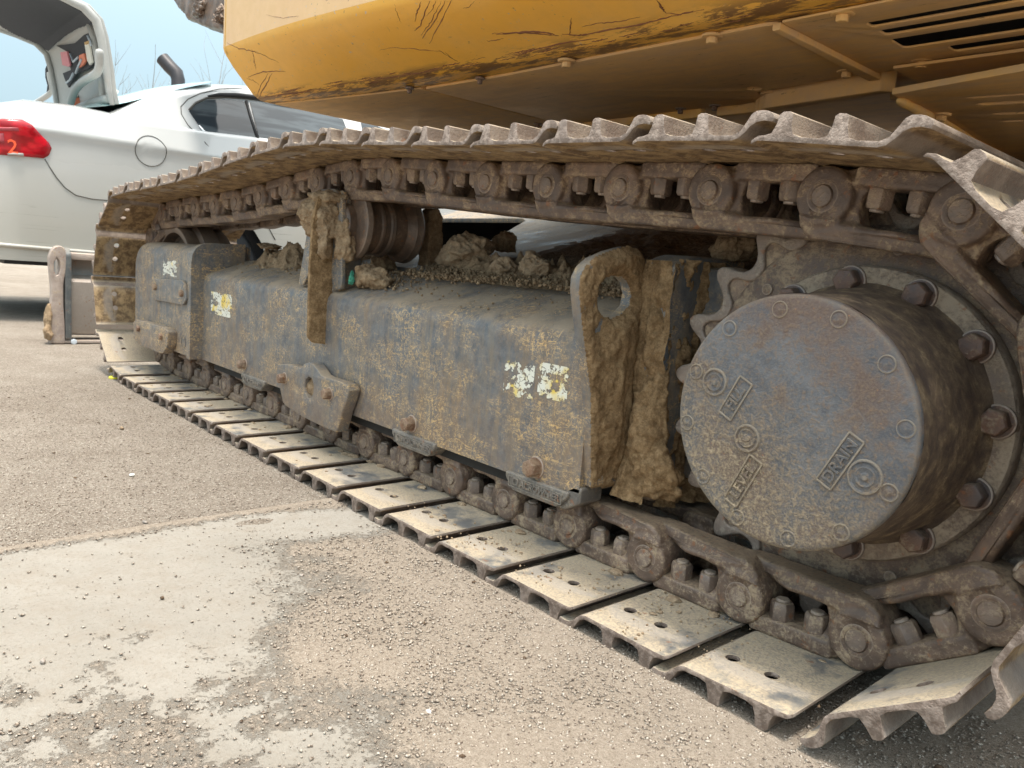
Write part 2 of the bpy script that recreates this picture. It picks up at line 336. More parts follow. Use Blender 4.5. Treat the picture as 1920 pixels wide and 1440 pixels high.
def mk_concrete():
    n = NT('pale_dusty_concrete'); P = n.geo(); a = n.attr('sand')
    big = n.noise(2.2, 6, .65, P); mid = n.noise(18, 7, .75, P); fine = n.noise(140, 5, .8, P); vf = n.noise(460, 3, .8, P)
    c = n.mix(n.st(big, .3, .7), (.245, .225, .195), (.30, .278, .245))
    c = n.mix(n.math('MULTIPLY', n.st(mid, .42, .7), .5), c, (.235, .20, .16))
    c = n.mix(n.math('MULTIPLY', n.st(fine, .50, .66), .45), c, (.18, .155, .125))
    c = n.mix(n.math('MULTIPLY', n.st(vf, .38, .30), .35), c, (.50, .47, .42))
    sand = n.mix(n.st(n.math('ADD', n.math('MULTIPLY', fine, .5), n.math('MULTIPLY', vf, .5)), .36, .64), (.245, .20, .155), (.43, .365, .30))
    m = n.st(n.math('ADD', a, n.math('ADD', n.math('MULTIPLY', n.math('SUBTRACT', fine, .5), 1.6), n.math('MULTIPLY', n.math('SUBTRACT', mid, .5), .8))), .30, .72)
    c = n.mix(m, c, sand)
    dk = n.math('MULTIPLY', n.st(n.vor(95, P), .13, .06), n.st(n.noise(7, 4, .6, P), .42, .62))
    c = n.mix(n.math('MULTIPLY', dk, .45), c, (.19, .155, .125))
    h = n.math('ADD', n.math('MULTIPLY', fine, n.math('ADD', .6, m)), n.math('ADD', n.math('MULTIPLY', mid, .6), n.math('MULTIPLY', vf, n.math('MULTIPLY_ADD', m, 1.2, .25))))
    return n.done(c, .95, 0, n.bump(h, .8, .0035), .2)
M['concrete'] = mk_concrete()
M['grain'] = None
def mk_grain():
    n = NT('mixed_sand_grains'); r = n.noise(300, 0, .5, n.geo()); 
    return n.done(n.ramp(r, [(.3, (.12, .09, .07)), (.46, (.28, .23, .185)), (.60, (.38, .33, .275)), (.78, (.50, .45, .39))]), .9, 0, None, .25)
M['grain'] = mk_grain()

# ------------------------------------------------------------------ geometry helpers
DG = lambda: bpy.context.evaluated_depsgraph_get()
def mesh_bm(bm, name='m'):
    me = bpy.data.meshes.new(name); bm.normal_update(); bm.to_mesh(me); bm.free(); return me
def obj(name, me, mat=None, parent=None, smooth=True, kind=None, loc=None):
    o = bpy.data.objects.new(name, me); COL.objects.link(o)
    if mat is not None and len(me.materials) == 0: me.materials.append(mat)
    if parent is not None: o.parent = parent
    if smooth is True: me.shade_smooth()
    elif smooth: me.shade_smooth(); me.set_sharp_from_angle(angle=R_(smooth))
    if kind: o['kind'] = kind
    if loc: o.location = loc
    return o
def empty(name, label=None, cat=None, group=None, loc=(0, 0, 0), rz=0, parent=None):
    o = bpy.data.objects.new(name, None); COL.objects.link(o); o.location = loc; o.rotation_euler.z = rz; o.empty_display_size = .1
    tag(o, label, cat, group)
    if parent: o.parent = parent
    return o
def tag(o, label=None, cat=None, group=None, kind=None):
    if label: o['label'] = label
    if cat: o['category'] = cat
    if group: o['group'] = group
    if kind: o['kind'] = kind
    return o
def copyo(o, parent=None):
    c = o.copy(); COL.objects.link(c); c.parent = parent
    return c
def baked(me, mods):
    """apply modifiers to a mesh through a temporary object"""
    o = bpy.data.objects.new('tmp', me); COL.objects.link(o)
    for k, kw in mods:
        m = o.modifiers.new(k, k)
        for a, v in kw.items(): setattr(m, a, v)
    r = bpy.data.meshes.new_from_object(o.evaluated_get(DG())); bpy.data.objects.remove(o)
    return r
def joined(ms):
    bm = bmesh.new()
    for m in ms: bm.from_mesh(m)
    return mesh_bm(bm)
def plate(outline, holes=(), th=.01, bevel=.002, plane='XZ', at=0.0, res=2):
    """outline in (a,b); thickness grows from 'at' to at+th along the plane's normal axis"""
    cu = bpy.data.curves.new('c', 'CURVE'); cu.dimensions = '2D'; cu.fill_mode = 'BOTH'
    cu.extrude = max(1e-5, th/2-bevel); cu.bevel_depth = bevel; cu.bevel_resolution = res; cu.offset = -bevel
    for loop in [outline]+list(holes):
        s = cu.splines.new('POLY'); s.points.add(len(loop)-1)
        for p, q in zip(s.points, loop): p.co = (q[0], q[1], 0, 1)
        s.use_cyclic_u = True
    o = bpy.data.objects.new('tmp', cu); COL.objects.link(o)
    me = bpy.data.meshes.new_from_object(o.evaluated_get(DG())); bpy.data.objects.remove(o); bpy.data.curves.remove(cu)
    c = at+th/2
    if plane == 'XZ': T = Matrix(((1, 0, 0, 0), (0, 0, 1, c), (0, 1, 0, 0), (0, 0, 0, 1)))
    elif plane == 'YZ': T = Matrix(((0, 0, 1, c), (1, 0, 0, 0), (0, 1, 0, 0), (0, 0, 0, 1)))
    else: T = Matrix(((1, 0, 0, 0), (0, 1, 0, 0), (0, 0, 1, c), (0, 0, 0, 1)))
    me.transform(T)
    if T.determinant() < 0: me.flip_normals()
    bm = bmesh.new(); bm.from_mesh(me); bmesh.ops.remove_doubles(bm, verts=bm.verts, dist=1e-5); bmesh.ops.recalc_face_normals(bm, faces=bm.faces)
    bpy.data.meshes.remove(me)
    return mesh_bm(bm)
def circle(cx, cy, r, n=24, a0=0, a1=2*PI):
    full = abs(a1-a0-2*PI) < 1e-6
    return [(cx+r*math.cos(a0+(a1-a0)*i/(n if full else n-1)), cy+r*math.sin(a0+(a1-a0)*i/(n if full else n-1))) for i in range(n)]
def rrect(x0, y0, x1, y1, r, n=4):
    pts = []
    for cx, cy, a in ((x1-r, y1-r, 0), (x0+r, y1-r, PI/2), (x0+r, y0+r, PI), (x1-r, y0+r, 1.5*PI)):
        pts += [(cx+r*math.cos(a+PI/2*i/n), cy+r*math.sin(a+PI/2*i/n)) for i in range(n+1)]
    return pts
def round_poly(pts, r=.01, n=4):
    out = []; N = len(pts)
    for i in range(N):
        a, b, c = Vector(pts[i-1]), Vector(pts[i]), Vector(pts[(i+1) % N])
        ra = r if not isinstance(r, (list, tuple)) else r[i]
        u = (a-b); v = (c-b); k = min(ra, u.length*.45, v.length*.45)
        p, q = b+u.normalized()*k, b+v.normalized()*k
        for j in range(n+1):
            t = j/n; out.append(tuple((p*(1-t)*(1-t)+b*2*t*(1-t)+q*t*t)))
    return out
def box(x0, y0, z0, x1, y1, z1, bevel=0, seg=2):
    bm = bmesh.new(); bmesh.ops.create_cube(bm, size=1)
    for v in bm.verts: v.co = Vector((x0+(v.co.x+.5)*(x1-x0), y0+(v.co.y+.5)*(y1-y0), z0+(v.co.z+.5)*(z1-z0)))
    if bevel: bmesh.ops.bevel(bm, geom=bm.edges[:], offset=bevel, segments=seg, affect='EDGES', profile=.5)
    return mesh_bm(bm)
def lathe(prof, n=48, axis='Y', c=(0, 0, 0), phase=0):
    """prof = [(r, t)], t along the axis"""
    bm = bmesh.new(); rings = []
    for r, t in prof:
        if r < 1e-6: rings.append([bm.verts.new((0, 0, t))])
        else: rings.append([bm.verts.new((r*math.cos(phase+2*PI*i/n), r*math.sin(phase+2*PI*i/n), t)) for i in range(n)])
    for A, B in zip(rings, rings[1:]):
        for i in range(n):
            j = (i+1) % n
            if len(A) == 1 and len(B) == 1: continue
            if len(A) == 1: bm.faces.new((A[0], B[i], B[j]))
            elif len(B) == 1: bm.faces.new((A[i], B[0], A[j]))
            else: bm.faces.new((A[i], B[i], B[j], A[j]))
    if axis == 'Y': T = Matrix(((1, 0, 0, 0), (0, 0, 1, 0), (0, 1, 0, 0), (0, 0, 0, 1)))
    elif axis == 'X': T = Matrix(((0, 0, 1, 0), (1, 0, 0, 0), (0, 1, 0, 0), (0, 0, 0, 1)))
    else: T = Matrix.Identity(4)
    bm.transform(Matrix.Translation(c) @ T); bmesh.ops.recalc_face_normals(bm, faces=bm.faces)
    return mesh_bm(bm)
def tube(path, r, n=8, caps=True):
    bm = bmesh.new(); P = [Vector(p) for p in path]; rings = []
    rr = r if isinstance(r, (list, tuple)) else [r]*len(P)
    nrm = None
    for i, p in enumerate(P):
        t = (P[min(i+1, len(P)-1)]-P[max(i-1, 0)]).normalized()
        if nrm is None: nrm = t.orthogonal().normalized()
        nrm = (nrm-t*nrm.dot(t)).normalized(); b = t.cross(nrm)
        rings.append([bm.verts.new(p+(nrm*math.cos(2*PI*k/n)+b*math.sin(2*PI*k/n))*rr[i]) for k in range(n)])
    for A, B in zip(rings, rings[1:]):
        for k in range(n): bm.faces.new((A[k], A[(k+1) % n], B[(k+1) % n], B[k]))
    if caps: bm.faces.new(rings[0][::-1]); bm.faces.new(rings[-1])
    bmesh.ops.recalc_face_normals(bm, faces=bm.faces)
    return mesh_bm(bm)
def hexbolt(r, h, wr=0, wh=.004, dirv=(0, -1, 0), c=(0, 0, 0), rot=.2, dome=True):
    """bolt head (and washer) sitting on a surface, growing along dirv from c"""
    prof = []
    bm = bmesh.new()
    hx = lathe([(0, wh), (r*.98, wh), (r, wh+.002), (r, wh+h*.82), (r*.86, wh+h), (0, wh+h*(1.0))], 6, 'Z', phase=rot)
    bm.from_mesh(hx); bpy.data.meshes.remove(hx)
    if wr:
        ws = lathe([(0, -.002), (wr, -.002), (wr, wh*.7), (wr*.92, wh), (0, wh)], 24, 'Z'); bm.from_mesh(ws); bpy.data.meshes.remove(ws)
    q = Vector((0, 0, 1)).rotation_difference(Vector(dirv)).to_matrix().to_4x4()
    bm.transform(Matrix.Translation(c) @ q)
    me = mesh_bm(bm)
    return baked(me, [('BEVEL', dict(width=.0012, segments=2, limit_method='ANGLE', angle_limit=R_(25)))])
def fbm(v, o=4, s=1.0): return noise.fractal(Vector(v)*s, .9, 2.1, o)
def displace(me, amp, sc, o=5, amp2=0, sc2=0, dirv=None):
    ns = [v.normal.copy() for v in me.vertices]
    for v, nn in zip(me.vertices, ns):
        k = amp*fbm(v.co, o, sc)
        if amp2: k += amp2*(fbm(v.co+Vector((5, 5, 5)), 3, sc2))
        v.co += (nn if dirv is None else Vector(dirv))*k
    me.update(); return me
def sheet(orig, U, V, nrm, nu, nv, hfn, skirt=.004):
    """relief layer lying on a surface; height<=0 is sunk below it and dropped"""
    o, U, V, N = Vector(orig), Vector(U), Vector(V), Vector(nrm).normalized()
    bm = bmesh.new(); g = []; H = []
    for j in range(nv+1):
        row = []; hr = []
        for i in range(nu+1):
            a, b = i/nu, j/nv; p = o+U*a+V*b; h = hfn(a, b, p); hr.append(h)
            row.append(bm.verts.new(p+N*max(h, -skirt)))
        g.append(row); H.append(hr)
    for j in range(nv):
        for i in range(nu):
            if max(H[j][i], H[j][i+1], H[j+1][i], H[j+1][i+1]) > 0:
                bm.faces.new((g[j][i], g[j][i+1], g[j+1][i+1], g[j+1][i]))
    for v in [v for v in bm.verts if not v.link_faces]: bm.verts.remove(v)
    me = mesh_bm(bm)
    if me.polygons and Vector(U).cross(Vector(V)).dot(N) < 0: me.flip_normals()
    return me
def textmesh(s, size, ext, T, bevel=0):
    cu = bpy.data.curves.new('t', 'FONT'); cu.body = s; cu.size = size; cu.extrude = ext; cu.bevel_depth = bevel; cu.resolution_u = 2
    cu.align_x = 'CENTER'; cu.align_y = 'CENTER'
    o = bpy.data.objects.new('tmp', cu); COL.objects.link(o)
    me = bpy.data.meshes.new_from_object(o.evaluated_get(DG())); bpy.data.objects.remove(o); bpy.data.curves.remove(cu)
    me.transform(T); return me
def lump(c, s, seed, sub=4, amp=.35, sc=1.6, fine=.06, flat=0):
    bm = bmesh.new(); bmesh.ops.create_icosphere(bm, subdivisions=sub, radius=1)
    PL = []
    for k in range(13):
        rnd = random.Random(seed*31+k); PL.append(Vector((rnd.uniform(-1, 1), rnd.uniform(-1, 1), rnd.uniform(-1, 1))).normalized())
    off = Vector((seed*3.1, seed*1.7, seed*.9))
    for v in bm.verts:
        d = v.co.normalized()
        # planar facets give a broken-earth look
        f = 1.0
        for a in PL:
            t = d.dot(a)
            if t > .5: f = min(f, .66/t+.04)
        r = f*(1+amp*noise.fractal(d*sc+off, .9, 2.1, 4)*.6+fine*noise.fractal(d*9+off, .8, 2.2, 4))
        q = d*r
        if q.z < -.55: q.z = -.55+(q.z+.55)*.25
        v.co = Vector((q.x*s[0], q.y*s[1], q.z*s[2]))+Vector(c)
    return mesh_bm(bm)

# ------------------------------------------------------------------ ground
def vnoise(x, y, seed=0):
    xi = np.floor(x).astype(int); yi = np.floor(y).astype(int); fx = x-xi; fy = y-yi
    fx = fx*fx*(3-2*fx); fy = fy*fy*(3-2*fy)
    def h(a, b):
        n = (a*374761393+b*668265263+seed*982451653) & 0x7fffffff; n = ((n ^ (n >> 13))*1274126177) & 0x7fffffff
        return ((n ^ (n >> 16)) & 0xffff)/65535.
    return (h(xi, yi)*(1-fx)+h(xi+1, yi)*fx)*(1-fy)+(h(xi, yi+1)*(1-fx)+h(xi+1, yi+1)*fx)*fy
def fb(x, y, sc, o=4, seed=0):
    r = 0; a = .5; t = 0
    for k in range(o): r = r+a*vnoise(x*sc*2**k+17.3*k, y*sc*2**k+9.1*k, seed+k); t += a; a *= .55
    return r/t
def sstep(x, a, b): t = np.clip((x-a)/(b-a), 0, 1); return t*t*(3-2*t)
def sandmask(x, y):
    """how much loose sand lies on the concrete"""
    n = fb(x, y, 3.2, 5, 3); n2 = fb(x, y, 16, 4, 8)
    edge = sstep(.60+.05*(n-.5)*2+.03*(n2-.5)-x+.0*y, -.04, .05)          # old joint: sand lies up to it
    body = sstep(y+.40-.10*np.clip(1.1-x, 0, 1)+(n-.5)*.42+(n2-.5)*.16, -.12, .20)*sstep(x-.78-(n-.5)*.25+.25*np.clip(-.05-y, 0, 1), -.06, .14)
    near = sstep(x-1.78, -.05, .15)
    pat = sstep(n*.5+n2*.4+fb(x, y, 40, 3, 12)*.2, .53, .68)*.6
    return np.clip(np.maximum(np.maximum(edge, body), np.maximum(near, pat*sstep(x, .72, .9))), 0, 1)
def gz(x, y):      # gentle relief of the loose material
    return (fb(x, y, 5, 4, 21)-.5)*.006
def grid_mesh(xs, ys, zf, name):
    nx, ny = len(xs), len(ys); X, Y = np.meshgrid(xs, ys); Z = zf(X, Y)
    me = bpy.data.meshes.new(name); me.vertices.add(nx*ny); me.vertices.foreach_set('co', np.stack([X, Y, Z], -1).astype(np.float32).ravel())
    idx = np.arange(nx*ny).reshape(ny, nx); q = np.stack([idx[:-1, :-1], idx[:-1, 1:], idx[1:, 1:], idx[1:, :-1]], -1).reshape(-1, 4)
    me.loops.add(q.size); me.loops.foreach_set('vertex_index', q.ravel()); me.polygons.add(len(q))
    me.polygons.foreach_set('loop_start', np.arange(0, q.size, 4)); me.polygons.foreach_set('loop_total', np.full(len(q), 4))
    me.update(calc_edges=True); return me, X, Y
def spaced(fine0, fine1, step, far):
    a = list(np.arange(fine0, fine1+1e-6, step)); s = step; x = a[-1]
    while x < far: s *= 1.35; x += s; a.append(x)
    s = step; x = a[0]; b = []
    while x > -far: s *= 1.35; x -= s; b.append(x)
    return np.array(b[::-1]+a)
xs = spaced(-3.0, .62, .03, 900); ys = spaced(-1.0, 1.2, .03, 900)
me, X, Y = grid_mesh(xs, ys, lambda x, y: np.where((np.abs(x) < 6) & (np.abs(y) < 4), gz(x, y)*.8-.004*sstep(x, .62, .8), -.004), 'ground')
tag(obj('ground', me, M['ground']), 'pale gritty sand yard', kind='structure')
xs = np.concatenate([np.arange(.54, 2.3, .008), np.arange(2.3, 8, .15)]); ys = np.concatenate([np.arange(-7, -1, .15), np.arange(-1.0, .7, .008), np.arange(.7, 5, .15)])
me, X, Y = grid_mesh(xs, ys, lambda x, y: .001+sandmask(x, y)*(.0035+np.maximum(gz(x, y), -.002))*1.0, 'concrete')
at = me.attributes.new('sand', 'FLOAT', 'POINT'); at.data.foreach_set('value', sandmask(X, Y).astype(np.float32).ravel())
tag(obj('concrete_pavement', me, M['concrete']), 'pale concrete slab under scattered sand', kind='structure')

# loose grains of sand and grit
def grains(name, N, xr, yr, size, dens, mat, seed, lift=0):
    rg = np.random.RandomState(seed); x = rg.uniform(*xr, N); y = rg.uniform(*yr, N); k = rg.uniform(0, 1, N) < dens(x, y)
    x, y = x[k], y[k]; n = len(x)
    base = np.array([(1, 0, 0), (0, 1, 0), (-1, 0, 0), (0, -1, 0), (0, 0, .8), (0, 0, -.7)], float)
    tri = np.array([(0, 1, 4), (1, 2, 4), (2, 3, 4), (3, 0, 4), (1, 0, 5), (2, 1, 5), (3, 2, 5), (0, 3, 5)])
    s = size[0]+(size[1]-size[0])*rg.uniform(0, 1, n)**4
    jit = 1+.5*(rg.uniform(-1, 1, (n, 6, 1))); v = base[None]*jit; v += rg.uniform(-.25, .25, v.shape)
    a = rg.uniform(0, 2*PI, n); ca, sa = np.cos(a)[:, None], np.sin(a)[:, None]
    vx = (v[..., 0]*ca-v[..., 1]*sa)*s[:, None]; vy = (v[..., 0]*sa+v[..., 1]*ca)*s[:, None]; vz = v[..., 2]*s[:, None]*.8
    z0 = np.where(x > .56, .002+sandmask(x, y)*.0035, gz(x, y)*.8)+s*.25+lift
    co = np.stack([vx+x[:, None], vy+y[:, None], vz+z0[:, None]], -1).reshape(-1, 3).astype(np.float32)
    f = (tri[None]+np.arange(n)[:, None, None]*6).reshape(-1, 3)
    me = bpy.data.meshes.new(name); me.vertices.add(len(co)); me.vertices.foreach_set('co', co.ravel())
    me.loops.add(f.size); me.loops.foreach_set('vertex_index', f.ravel()); me.polygons.add(len(f))
    me.polygons.foreach_set('loop_start', np.arange(0, f.size, 3)); me.polygons.foreach_set('loop_total', np.full(len(f), 3)); me.update(calc_edges=True)
    return obj(name, me, mat, smooth=False, kind='stuff')
nearw = lambda x, y: np.exp(-np.hypot(x-1.75, y+.35)/.9)
g1 = grains('gravel', 230000, (-1.2, 2.25), (-.85, .30), (.0008, .0034), lambda x, y: np.clip((np.where(x < .58, .9, sandmask(x, y)**1.3)+.07)*(.25+1.0*nearw(x, y)), 0, 1), M['grain'], 5)
tag(g1, 'loose sand and grit strewn over the yard', 'gravel')
g2 = grains('gravel', 900, (-2.4, 2.2), (-.85, .45), (.0018, .0065), lambda x, y: .10+.4*fb(x, y, 4, 3, 5)*np.where(x < .6, 1, sandmask(x, y)+.2), M['muddark'], 9)
tag(g2, 'small dark earth crumbs dotted over sand and concrete', 'gravel')

# ------------------------------------------------------------------ the excavator
EX = empty('excavator', 'muddy yellow crawler excavator with worn steel track filling the right side', 'excavator', loc=(0, 0, 0))
def part(name, me, mat, parent=None, smooth=35, label=None, kind=None):
    o = obj(name, me, mat, parent or EX, smooth, kind)
    if label: o['label'] = label
    return o

# --- track shoe: triple grouser profile (x along the chain, h outwards = -z local)
CW = .60
def shoe_mesh():
    t = .010; hi = -.046    # inner face of plate, local z (inwards +)
    # list: inner contour from +x tip to -x lip, then outer contour back.
    inner = [(.1065, -.0410), (.103, -.0430), (.098, -.0455), (.09, -.046), (.03, -.046), (-.03, -.046), (-.058, -.046), (-.067, -.0490), (-.075, -.0560), (-.082, -.0640), (-.090, -.0685), (-.100, -.0700), (-.1105, -.0685)]
    outer = [(-.1130, -.0725), (-.111, -.0770), (-.107, -.0800), (-.102, -.0818), (-.096, -.0825), (-.087, -.0820), (-.081, -.0785), (-.0755, -.0690), (-.0685, -.0580), (-.058, -.0528),
             (-.032, -.0525), (-.0215, -.0550), (-.0180, -.0660), (-.016, -.0795), (-.011, -.0815), (-.004, -.0815), (.0005, -.0790), (.002, -.0660), (.0055, -.0555), (.016, -.0525),
             (.040, -.0528), (.0505, -.0560), (.0545, -.0660), (.056, -.0795), (.061, -.0820), (.069, -.0815), (.0735, -.0780), (.0755, -.0660), (.080, -.0555), (.088, -.0530), (.098, -.0515), (.1060, -.0460)]
    prof = inner+outer
    bm = bmesh.new(); NY = 26; rings = []
    for j in range(NY+1):
        y = CW*j/NY; rings.append([bm.verts.new((p[0], y, p[1])) for p in prof])
    for A, B in zip(rings, rings[1:]):
        for i in range(len(prof)): bm.faces.new((A[i], A[(i+1) % len(prof)], B[(i+1) % len(prof)], B[i]))
    bm.faces.new(rings[0][::-1]); bm.faces.new(rings[-1])
    bmesh.ops.recalc_face_normals(bm, faces=bm.faces)
    me = mesh_bm(bm)
    cut = bmesh.new()
    for hx in (-.031, .031):
        for hy in (.08, CW-.08):
            m = lathe([(0, -.09), (.0105, -.09), (.0105, -.03), (0, -.03)], 20, 'Z', (hx, hy, 0)); cut.from_mesh(m); bpy.data.meshes.remove(m)
    for y0, y1 in ((.236, .272), (CW-.272, CW-.236)):
        m = box(.092, y0, -.08, .15, y1, -.02, .006); cut.from_mesh(m)
    cm = mesh_bm(cut); co = bpy.data.objects.new('cut', cm); COL.objects.link(co)
    r = baked(me, [('BOOLEAN', dict(operation='DIFFERENCE', object=co, solver='EXACT'))])
    bpy.data.objects.remove(co)
    r = baked(r, [('BEVEL', dict(width=.0016, segments=2, limit_method='ANGLE', angle_limit=R_(55)))])
    return r
def link_mesh():
    """cast track link, near-side (outer) plate of the chain; voxel-fused so that its sections blend"""
    R = lambda pts, r: round_poly(pts, r, 4)
    web = R([(-.080, -.046), (.058, -.046), (.074, -.040), (.098, -.044), (.126, -.032), (.139, -.006), (.137, .026), (.112, .057), (-.090, .057), (-.090, -.020)], .012)
    win = R([(-.066, -.018), (.040, -.018), (.046, .012), (.036, .036), (-.050, .036), (-.066, .022)], .014)
    win2 = R([(-.064, -.022), (.044, -.022), (.049, .010), (.040, .034), (-.050, .034), (-.064, .022)], .014)
    ms = [plate(web, [win], .040, .004, 'XZ', .203),
          plate(circle(.095, 0, .0435, 40), [], .068, .006, 'XZ', .1875),
          plate(R([(.060, -.03), (.1375, -.015), (.1365, .024), (.110, .060), (.060, .060)], .016), [], .05, .005, 'XZ', .1975),
          plate(R([(-.105, .036), (.126, .032), (.124, .044), (.104, .0615), (-.105, .0615), (-.112, .05)], .010), [], .060, .005, 'XZ', .192),
          plate(R([(-.078, -.0465), (.058, -.0465), (.058, -.020), (.040, -.019), (-.078, -.019)], .007), [], .062, .004, 'XZ', .193),
          plate(circle(-.095, 0, .040, 32), [], .040, .005, 'XZ', .236),
          plate(R([(-.125, -.030), (-.055, -.042), (-.055, .060), (-.125, .058)], .014), [], .036, .004, 'XZ', .233),
          plate(R([(-.095, -.025), (-.055, -.025), (-.055, .052), (-.095, .052)], .012), [], .045, .004, 'XZ', .214)]
    m = joined(ms)
    m = baked(m, [('REMESH', dict(mode='VOXEL', voxel_size=.0030)), ('SMOOTH', dict(factor=.6, iterations=4)), ('DECIMATE', dict(ratio=.45))])
    for v in m.vertices:      # the neck is set back so that it slips behind the neighbour's boss
        k = max(0, min(1, (-.012-v.co.x)/.062)); k = k*k*(3-2*k); up = max(0, min(1, (v.co.z+.016)/.02)); near = max(0, min(1, (.268-v.co.y)/.06))
        v.co.y += .030*k*up*near
        e = max(0, min(1, (v.co.x-.02)/.05)); v.co.y -= .004*e*max(0, min(1, (.205-v.co.y)/.01))*(1 if v.co.z > .03 else 0)
    return displace(m, .0011, 28, 4)
SHOE = shoe_mesh(); SHOE.materials.append(M['shoe'])
LINKA = link_mesh(); LINKA.materials.append(M['link'])
LINKB = LINKA.copy(); LINKB.transform(Matrix.Translation((0, CW, 0)) @ Matrix.Diagonal((1, -1, 1, 1))); LINKB.flip_normals()
PIN = joined([lathe([(0, .1840), (.0145, .1843), (.0160, .1858), (.0166, .1872), (.0200, .1862), (.0235, .1872), (.0245, .190), (.0245, .410), (.0145, .4155), (0, .4155)], 28, 'Y', (.095, 0, 0)),
              lathe([(.031, .236), (.031, .364)], 28, 'Y', (.095, 0, 0))]); PIN.materials.append(M['link'])
NUT = hexbolt(.0190, .031, .0, .0, (0, 0, 1), (0, 0, 0), .35); NUT.transform(Matrix.Translation((0, 0, -.022)))
nb = lathe([(0, .030), (.0105, .030), (.0105, .0335), (.009, .035), (0, .035)], 12, 'Z', (0, 0, -.022)); NUT = joined([NUT, nb]); NUT = displace(NUT, .0012, 60, 3); NUT.materials.append(M['link'])
for m in (SHOE, LINKA, LINKB): m.shade_smooth()
SHOE.set_sharp_from_angle(angle=R_(40)); LINKA.set_sharp_from_angle(angle=R_(80)); LINKB.set_sharp_from_angle(angle=R_(80))
PIN.shade_smooth(); PIN.set_sharp_from_angle(angle=R_(35)); NUT.shade_smooth(); NUT.set_sharp_from_angle(angle=R_(35))

SX, SZ = 1.613, .397
pins = [(1.70-.19*k, .083) for k in range(15, 0, -1)]+[(1.70, .0895)]
pins += [(SX+.317*math.cos(R_(a)), SZ+.317*math.sin(R_(a))) for a in (-40.2, -5.3, 29.7)]
pins += [(1.748, .684), (1.562, .706), (1.37, .718), (1.181, .727), (.991, .736), (.801, .748), (.611, .761), (.421, .775), (.232, .780), (.043, .769), (-.148, .753), (-.338, .734), (-.53, .719), (-.72, .709), (-.91, .702), (-1.095, .696)]
pins += [(-1.213+.303*math.cos(R_(a)), .388+.303*math.sin(R_(a))) for a in (104, 140.5, 177, 213, 249.5)]
for i in range(len(pins)):
    a = Vector((pins[i-1][0], 0, pins[i-1][1])); b = Vector((pins[i][0], 0, pins[i][1])); mid = (a+b)/2; d = (b-a)
    ang = -math.atan2(d.z, d.x)
    sh = obj('track_shoe', SHOE, parent=EX, smooth=None); sh.location = mid; 
    jit = random.Random(i)
    sh.rotation_euler = (0, ang, 0); sh.scale = (d.length/.19, 1, 1)
    for nm, me in (('track_link', LINKA), ('track_link', LINKB), ('track_pin', PIN)): obj(nm, me, parent=sh, smooth=None)
    for x in (-.033, .024):
        q = obj('nut', NUT, parent=sh, smooth=None); q.location = (x, .214, 0); q.rotation_euler.z = jit.uniform(0, 1)
    for x in (-.031, .026):
        q = obj('nut', NUT, parent=sh, smooth=None); q.location = (x, CW-.222, 0); q.rotation_euler.z = jit.uniform(0, 1)

def packed():
    bm = bmesh.new(); rg = random.Random(91)
    for k in range(16):
        px = 1.70-.19*k-.095
        for q in range(rg.randint(1, 3)):
            s = rg.uniform(.006, .016); c = (px+rg.uniform(-.075, .06), .182+rg.uniform(-.012, .010), .038)
            m = lump(c, (s*1.3, s, s*.45), rg.randint(0, 999), 3, .5, 2, .15); bm.from_mesh(m); bpy.data.meshes.remove(m)
        for q in range(rg.randint(2, 6)):
            s = rg.uniform(.002, .0055); c = (px+rg.uniform(-.06, .08), rg.uniform(.02, .17), .038)
            m = lump(c, (s*1.4, s*1.2, s*.5), rg.randint(0, 999), 2, .5, 2, .15); bm.from_mesh(m); bpy.data.meshes.remove(m)
    return mesh_bm(bm)
part('packed_soil', packed(), M['clod'], EX, True, kind='stuff')

# --- sprocket
AX, AZ = 1.622, .398
def sprocket_outline():
    pts = []; n = 21; ph = R_(126.8)
    for k in range(n):
        a0 = ph+2*PI*k/n; half = PI/n
        # tooth tip, flank, round gullet
        for f, r in ((-.16, .334), (0, .3375), (.16, .334), (.30, .326), (.40, .315), (.52, .304), (.68, .296), (.86, .2925), (1.0, .2915), (1.14, .2925), (1.32, .296), (1.48, .304), (1.60, .315), (1.70, .326)):
            a = a0+half*f; pts.append((AX+r*math.cos(a), AZ+r*math.sin(a)))
    return pts
m = plate(sprocket_outline(), [], .058, .009, 'XZ', .271, 3)
sp = part('sprocket', m, M['sprocket'], smooth=50)
SO = sprocket_outline(); inn = []
for x, z in SO:
    r = math.hypot(x-AX, z-AZ); k = (r-.022-(r-.2915)*.25)/r; inn.append((AX+(x-AX)*k, AZ+(z-AZ)*k))
part('tooth_rim', plate([(AX+(x-AX)*.996, AZ+(z-AZ)*.996) for x, z in SO], [inn], .012, .004, 'XZ', .2645, 3), M['rim'], sp, 60)
# raised rim band just inside the teeth, and hub flange
part('hub_flange', lathe([(.10, .236), (.205, .236), (.213, .2385), (.2165, .244), (.2165, .264), (.10, .264)], 96, 'Y', (AX, 0, AZ)), M['flange'], sp)
part('sprocket_web', lathe([(.2165, .2655), (.268, .2655), (.281, .2745)], 96, 'Y', (AX, 0, AZ)), M['sprocket'], sp, 60)
for k in range(12):
    a = R_(97.2-29.8*k) if k < 8 else R_(97.2-29.8*7-31*(k-7))
    c = (AX+.1935*math.cos(a), .236, AZ+.1935*math.sin(a))
    part('flange_bolt', hexbolt(.0185, .020, .023, .004, (0, -1, 0), c, .3*k), M['bolt'], sp)
for k in range(21):      # small cast bosses on the sprocket web
    a = R_(126.8+8.57)+2*PI*k/21
    if k % 3 == 0: part('boss', lathe([(0, .262), (.006, .262), (.009, .2625), (.0095, .2655)], 16, 'Y', (AX+.243*math.cos(a), 0, AZ+.243*math.sin(a))), M['sprocket'], sp)
